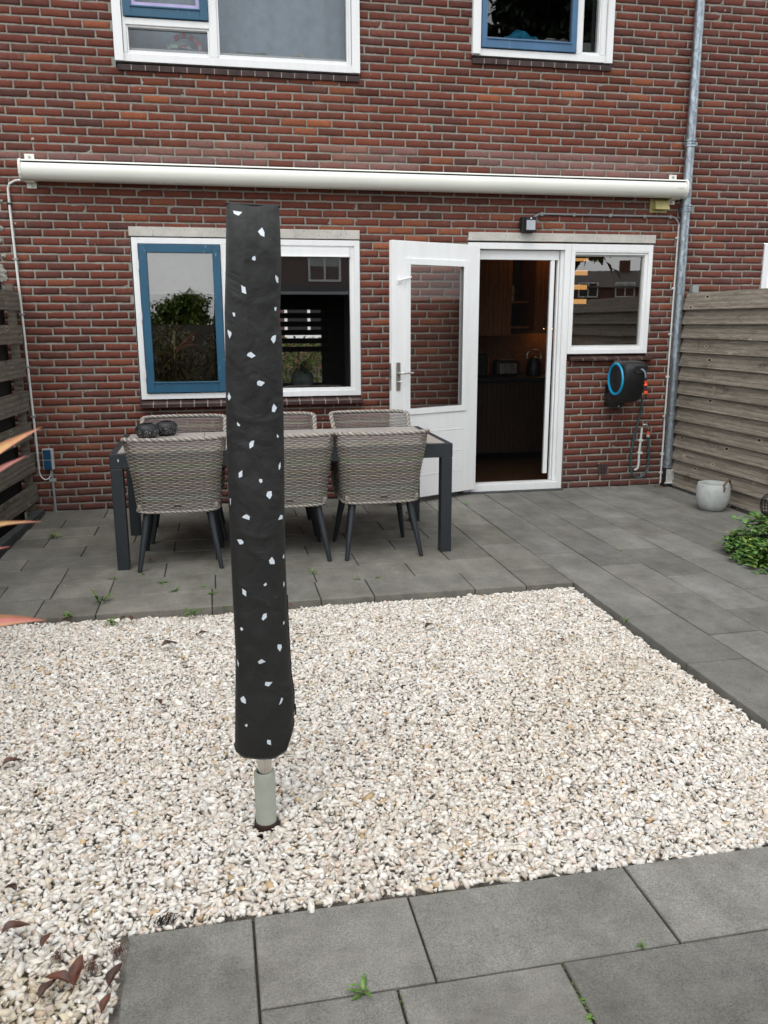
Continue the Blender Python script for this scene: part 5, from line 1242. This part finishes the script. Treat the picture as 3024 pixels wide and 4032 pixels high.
for (i_, (x, y, s_, lb)) in enumerate(((-.36,1.86,.030,'dark moss clump in the gravel above the leaf pair'),(-.305,1.90,.034,'dark moss clump against the left side of the near slab'),(-.45,1.915,.022,'small dark moss clump beside the narrow brown leaf'))):
    b = MB()
    for k in range(90):
        p = Vector((x,y,.002))+rv(.26)*s_; p.z = abs(p.z)+.002; d = rv(1); b.tint = (.12,.08,.05); leaf(b, p, d, Vector((0,0,1)), s_*.5, .0018, .6)
    tag(b.build('moss_clump', M['dry'], fix=False), lb, 'moss', 'moss clumps in the gravel')
def weed(lab, x, y, s_, n_=9, up_=.5, narrow=.22, z0=0):
    b = MB()
    for k in range(n_):
        a = random.uniform(0, 2*math.pi); g_ = random.uniform(.75,1.3)
        leaf(b, Vector((x,y,z0))+rv(.1)*s_*Vector((1,1,0)).x, Vector((math.cos(a), math.sin(a), random.uniform(.2,1)*up_*2)), Vector((0,0,1)), s_*random.uniform(.45,.85), s_*narrow*.8, .35, 4, (g_, g_, g_*.8))
    tag(b.build('weed', M['weed'], fix=False), lab, 'weed', 'weeds growing in the paving joints')
wd_ = [('spiky weed in the paving joint by the left fence kerb',-1.195,6.34,.10,16,.5,.14),
 ('upright weed in the joint at the lower left of the patio',-.687,4.74,.11,12,1.2,.16),
 ('small weed right below the left table leg',-.669,5.18,.045,9),('low pale weed below the left chair leg',-.50,5.25,.04,8),
 ('mossy weed in the joint below the near left chair',-.365,5.04,.06,16,.4,.2),('weed with two stems nearer the gravel below the left chair',-.278,4.853,.055,11,.8,.2),
 ('tiny weed between the left chair and dryer cover',-.12,4.90,.035,8),('flat star shaped weed just left of the dryer cover',-.074,4.76,.055,9,.3,.22),
 ('bright green weed at the gravel edge left of the dryer',-.177,4.44,.085,12,.6,.2),('small weed at the gravel edge touching the dryer cover',-.01,4.50,.04,8),
 ('weed against the gravel edge at the far left',-.83,4.535,.05,12,.4,.3),('spreading yellow green weed on the far left gravel',-.60,4.40,.06,14,.2,.3),
 ('thin tall weed in the joint right of the dryer cover',.553,5.02,.07,9,1.3,.14),('small weed in the joint below the near right chair',.808,4.851,.045,9,.5,.15),
 ('dark flat weed right of the small one below the near right chair',.933,4.857,.04,9,.2,.3),('weed in the joint in front of the white door',2.085,6.79,.06,10,.6,.15),
 ('weed against the doorstep under the open kitchen door',2.36,7.09,.06,9,.6,.2),('tiny weed in the joint between pot and kitchen wall',2.68,5.14,.04,8,.3,.2),
 ('bright rosette weed in the joint of the near paving row',.276,1.655,.050,12,.6,.24),('small feathery weed in the near paving joint on the right',.995,1.655,.026,16,.6,.2),
 ('moss weed in the upper part of the slanting near joint',.772,1.525,.014,14,.3,.4),('moss weed in the lower part of the slanting near joint',.768,1.475,.016,16,.3,.4),
 ('small weed at the foot of the brick wall right of the door',3.46,7.22,.04,10,.4,.3),('small weed at the right gravel edge kerb',2.07,3.86,.03,10,.4,.3)]
for a in wd_: weed(*a)
# litter of dead leaves at the foot of the downpipe
b = MB()
for k in range(40):
    p = Vector((random.uniform(4.05,4.19), random.uniform(7.12,7.24), .003)); d = rv(1); d.z *= .3; f_ = random.uniform(.5,1.6); leaf(b, p, d, Vector((0,0,1)), random.uniform(.012,.03), .010, .3, 3, (f_,f_,f_))
tag(b.build('leaf_litter', M['dry'], fix=False), 'heap of tiny brown leaf litter at the downpipe foot', 'leaf litter', kind='stuff')
# crumbs and specks of dirt along the edges of the paving
b = MB()
for k in range(420):
    e_ = random.random()
    if e_ < .35: x, y = random.uniform(-1.42, 4.1), 7.235-abs(random.gauss(0,.02))
    elif e_ < .6: y = random.uniform(4.6, 7.2); x = KX(y)+abs(random.gauss(0,.02))+.003
    elif e_ < .8: y = random.uniform(4.8, 7.2); x = RX(y)-.06-abs(random.gauss(0,.03))
    else: x, y = random.uniform(-1.3, 3.8), random.uniform(4.6, 7.1)
    r_ = random.uniform(.0015,.0045); vs = [(x+r_*random.uniform(.6,1.2)*math.cos(a), y+r_*random.uniform(.6,1.2)*math.sin(a), .0015) for a in (0,1.3,2.5,3.8,5)]+[(x,y,.002+r_*.8)]
    f_ = random.choice([(.10,.06,.04),(.06,.05,.03),(.5,.5,.45),(.25,.18,.10)]); b.tint = f_; b.add(vs, [(i,(i+1)%5,5) for i in range(5)])
tc = NT('crumbs', rough=1); tc.col(tc.attr()); tag(b.build('dirt_crumbs', tc.m), 'scattered specks of dirt and grit on the patio', 'grit', kind='stuff')
# moss lines in some joints
b = MB()
for (x0,y0,x1,y1) in ((.6,4.86,1.2,4.862),(-.66,5.16,.0,5.16),(2.38,4.6,2.38,6.8),(2.075,4.6,2.075,6.9),(-1.2,6.34,-.4,6.34),(.356,1.33,.358,1.64),(.772,1.35,.772,1.64),(1.775,5,1.775,6.6)):
    for k in range(50):
        t_ = random.random(); x = x0+(x1-x0)*t_+random.gauss(0,.0015); y = y0+(y1-y0)*t_+random.gauss(0,.0015); g_ = random.uniform(.3,.8)
        leaf(b, Vector((x,y,-.003)), Vector((random.gauss(0,1),random.gauss(0,1),.6)), Vector((0,0,1)), random.uniform(.004,.009), .004, .3, 3, (g_,g_*.9,g_*.5))
tag(b.build('joint_moss', M['weed'], fix=False), 'thin dark green moss growing in the paving joints', 'moss', kind='stuff')

# ---------------------------------------------------------------- the world behind the camera (seen mirrored in the window panes)
def tree(name, lab, x, y, hgt, z0, rad, mat, n_=2600, lf=.16, trunk=.16):
    t_ = thing(name, lab, 'tree', (x, y, -.05)); b = MB(); b.tube([(x,y,-.05),(x+.1,y,hgt*.4),(x,y+.1,hgt*.85)], [trunk, trunk*.7, trunk*.15], 10)
    for k in range(7):
        a = k*2.4; zz_ = z0+(hgt-z0)*random.uniform(.05,.6); b.tube([(x,y,zz_-.3),(x+math.cos(a)*rad*.6,y+math.sin(a)*rad*.6,zz_+.5)], [trunk*.35,.02], 6)
    b.build('trunk', M['bark'], t_); b = MB(); cl_ = [(random.uniform(0,2*math.pi), random.random(), random.random()) for _ in range(70)]
    for k in range(n_):
        a, zz_, rr = random.choice(cl_); zf = zz_; env = rad*math.sin(math.pi*(.12+.86*zf))**.7*(1-.35*zf); c_ = Vector((x+math.cos(a)*env*rr**.5, y+math.sin(a)*env*rr**.5, z0+(hgt-z0)*zf))+rv(.33)*rad*.22
        g_ = random.uniform(.5,1.5); leaf(b, c_, rv(1), Vector((0,0,1)), lf*random.uniform(.7,1.3), lf*.6, .3, 3, (g_,g_,g_))
    b.build('crown', mat, t_, fix=False); return t_
tree('conifer_tree', 'tall dark evergreen mirrored in the upper right window', 12.0, -14.5, 14.5, 4.3, 4.7, M['crown'], 42000, .50, .22)
tree('garden_tree', 'bright green round tree mirrored in the blue framed window', -1.6, -45.0, 3.3, .6, 3.2, M['crown2'], 5000, .3)
tree('garden_tree', 'dark low tree mirrored at the right of the blue framed window', 4.2, -43.0, 2.5, .4, 4.0, M['crown'], 5000, .3)
tree('garden_tree', 'dark low tree mirrored at the left of the blue framed window', -7.2, -42.0, 2.9, .4, 3.6, M['crown'], 5000, .3)
def shrub(lab, x, y, h_, r_, mat, n_=1600):
    t_ = thing('garden_shrub', lab, 'shrub', (x, y, -.05)); b = MB()
    for k in range(8): a = k*.8; b.tube([(x,y,-.05),(x+r_*.5*math.cos(a),y+r_*.5*math.sin(a),h_*.8)], [.015,.005], 5)
    b.build('stem', M['bark'], t_); b = MB()
    for k in range(n_*2):
        d = rv(1).normalized()*random.random()**.4; c_ = Vector((x+d.x*r_, y+d.y*r_, h_*.52+d.z*h_*.5)); g_ = random.uniform(.5,1.5); leaf(b, c_, d+rv(.6), Vector((0,0,1)), .085, .032, .3, 3, (g_*random.uniform(.9,1.8),g_,g_*.8))
    b.build('foliage', mat, t_, fix=False)
shrub('dark leafy shrub behind the viewer mirrored in the blue framed window', -.75, -1.6, 1.50, .55, M['shrubleaf'])
shrub('orange tinged shrub mirrored beside the dark one in the lower window', .25, -1.9, 1.42, .50, M['shrubleaf'])
shrub('low shrub mirrored at the left in the lower window', -1.6, -1.2, 1.2, .5, M['shrubleaf'])
ver = thing('veranda', 'dark flat roofed veranda behind the viewer mirrored in the fixed pane', 'veranda', (2.6, -4.4, 0))
b = MB(); b.box(1.0, 4.3, -6.2, -2.9, 2.12, 2.26); b.build('roof', M['anthr'], ver)
for x in (1.05, 4.2): b = MB(); b.box(x, x+.09, -2.99, -2.9, 0, 2.119); b.build('post', M['anthr'], ver)
b = MB(); b.box(1.0, 4.3, -6.2, -6.1, 0, 2.119); b.build('back_wall', M['room'], ver)
bf = thing('wooden_fence', 'dark fence closing the far end of the garden, mirrored in the windows', 'fence', (0, -6.5, 0))
b = MB(); vals = []
for k in range(12):
    b.box(-4, 5, -6.6, -6.58, k*.125, k*.125+.12); vals += [(k*1.3,k*.7,0)]*6
o = b.build('boards', M['woodL'], bf); attr_rnd(o, vals)
def far_house(lab, x, y, wx, dz_eave, ridge, rz, panels=False):
    h_ = thing('row_house', lab, 'house', (x, y, 0), rz); fb = simple('far_brick', (.10,.045,.035), .9, 0, .3, 6)
    b = MB(); b.box(-wx/2, wx/2, -4, 4, -.1, dz_eave); b.build('wall', fb, h_, local=True)
    b = MB(); b.prism([(-4.4,dz_eave-.05),(4.4,dz_eave-.05),(0,ridge)], -wx/2-.2, wx/2+.2); rf = b.build('roof', simple('far_roof', (.06,.05,.045), .7), h_, local=True)
    for cx__ in (-wx*.28, wx*.2): b = MB(); b.box(cx__-.45, cx__+.45, -.4, .4, ridge-.6, ridge+.9); b.build('chimney', fb, rf, local=True)
    if panels:
        for k in range(3): b = MB(); x0 = -wx*.3+k*2.6; s_ = (ridge-dz_eave)/4.4; b.add([(x0,3.9,dz_eave+.5*s_+.1),(x0+2.3,3.9,dz_eave+.5*s_+.1),(x0+2.3,1.6,dz_eave+2.8*s_+.1),(x0,1.6,dz_eave+2.8*s_+.1)], [(0,1,2,3)]); b.build('solar_panel', M['galv'], rf, local=True, fix=False)
    for k in range(int(wx//3.2)):
        for z0 in (1.0, 3.6):
            x0 = -wx/2+1+k*3.2; b = MB(); b.frame(x0, x0+1.7, z0, z0+1.3, .1, 4.0, 4.06); b.box(x0+.8, x0+.9, 4.0, 4.05, z0+.1, z0+1.2); wf = b.build('window', M['white'], h_, local=True)
            b = MB(); b.box(x0+.1, x0+1.6, 3.99, 4.02, z0+.75 if k % 2 else z0+.1, z0+1.2); b.build('shutter' if k % 2 else 'pane', M['greypl'] if k % 2 else M['black'], wf, local=True)
    return h_
far_house('terraced brick row with solar panels mirrored in the kitchen window', 33, -62, 26, 4.5, 6.1, R(20), True)
far_house('terraced brick row with white shutters mirrored in the fixed living room pane', 7.5, -34, 14, 5.6, 8.6, R(-4))
# front garden seen right through the living room
b = MB()
fh = thing('garden_hedge', 'bright green hedge seen through the living room and out of its front window', 'hedge', (1.4, 16, 0))
for k in range(6000):
    c_ = Vector((random.uniform(-.5,3.5), random.uniform(15.6,16.4), random.uniform(0,1.25))); g_ = random.uniform(.6,1.6); leaf(b, c_, rv(1), Vector((0,0,1)), .09, .05, .3, 3, (g_,g_,g_))
b.build('foliage', M['crown2'], fh, fix=False)
far_house('brick row across the front street, seen right through the living room blind', 3, 34, 30, 5.6, 8.6, R(180))
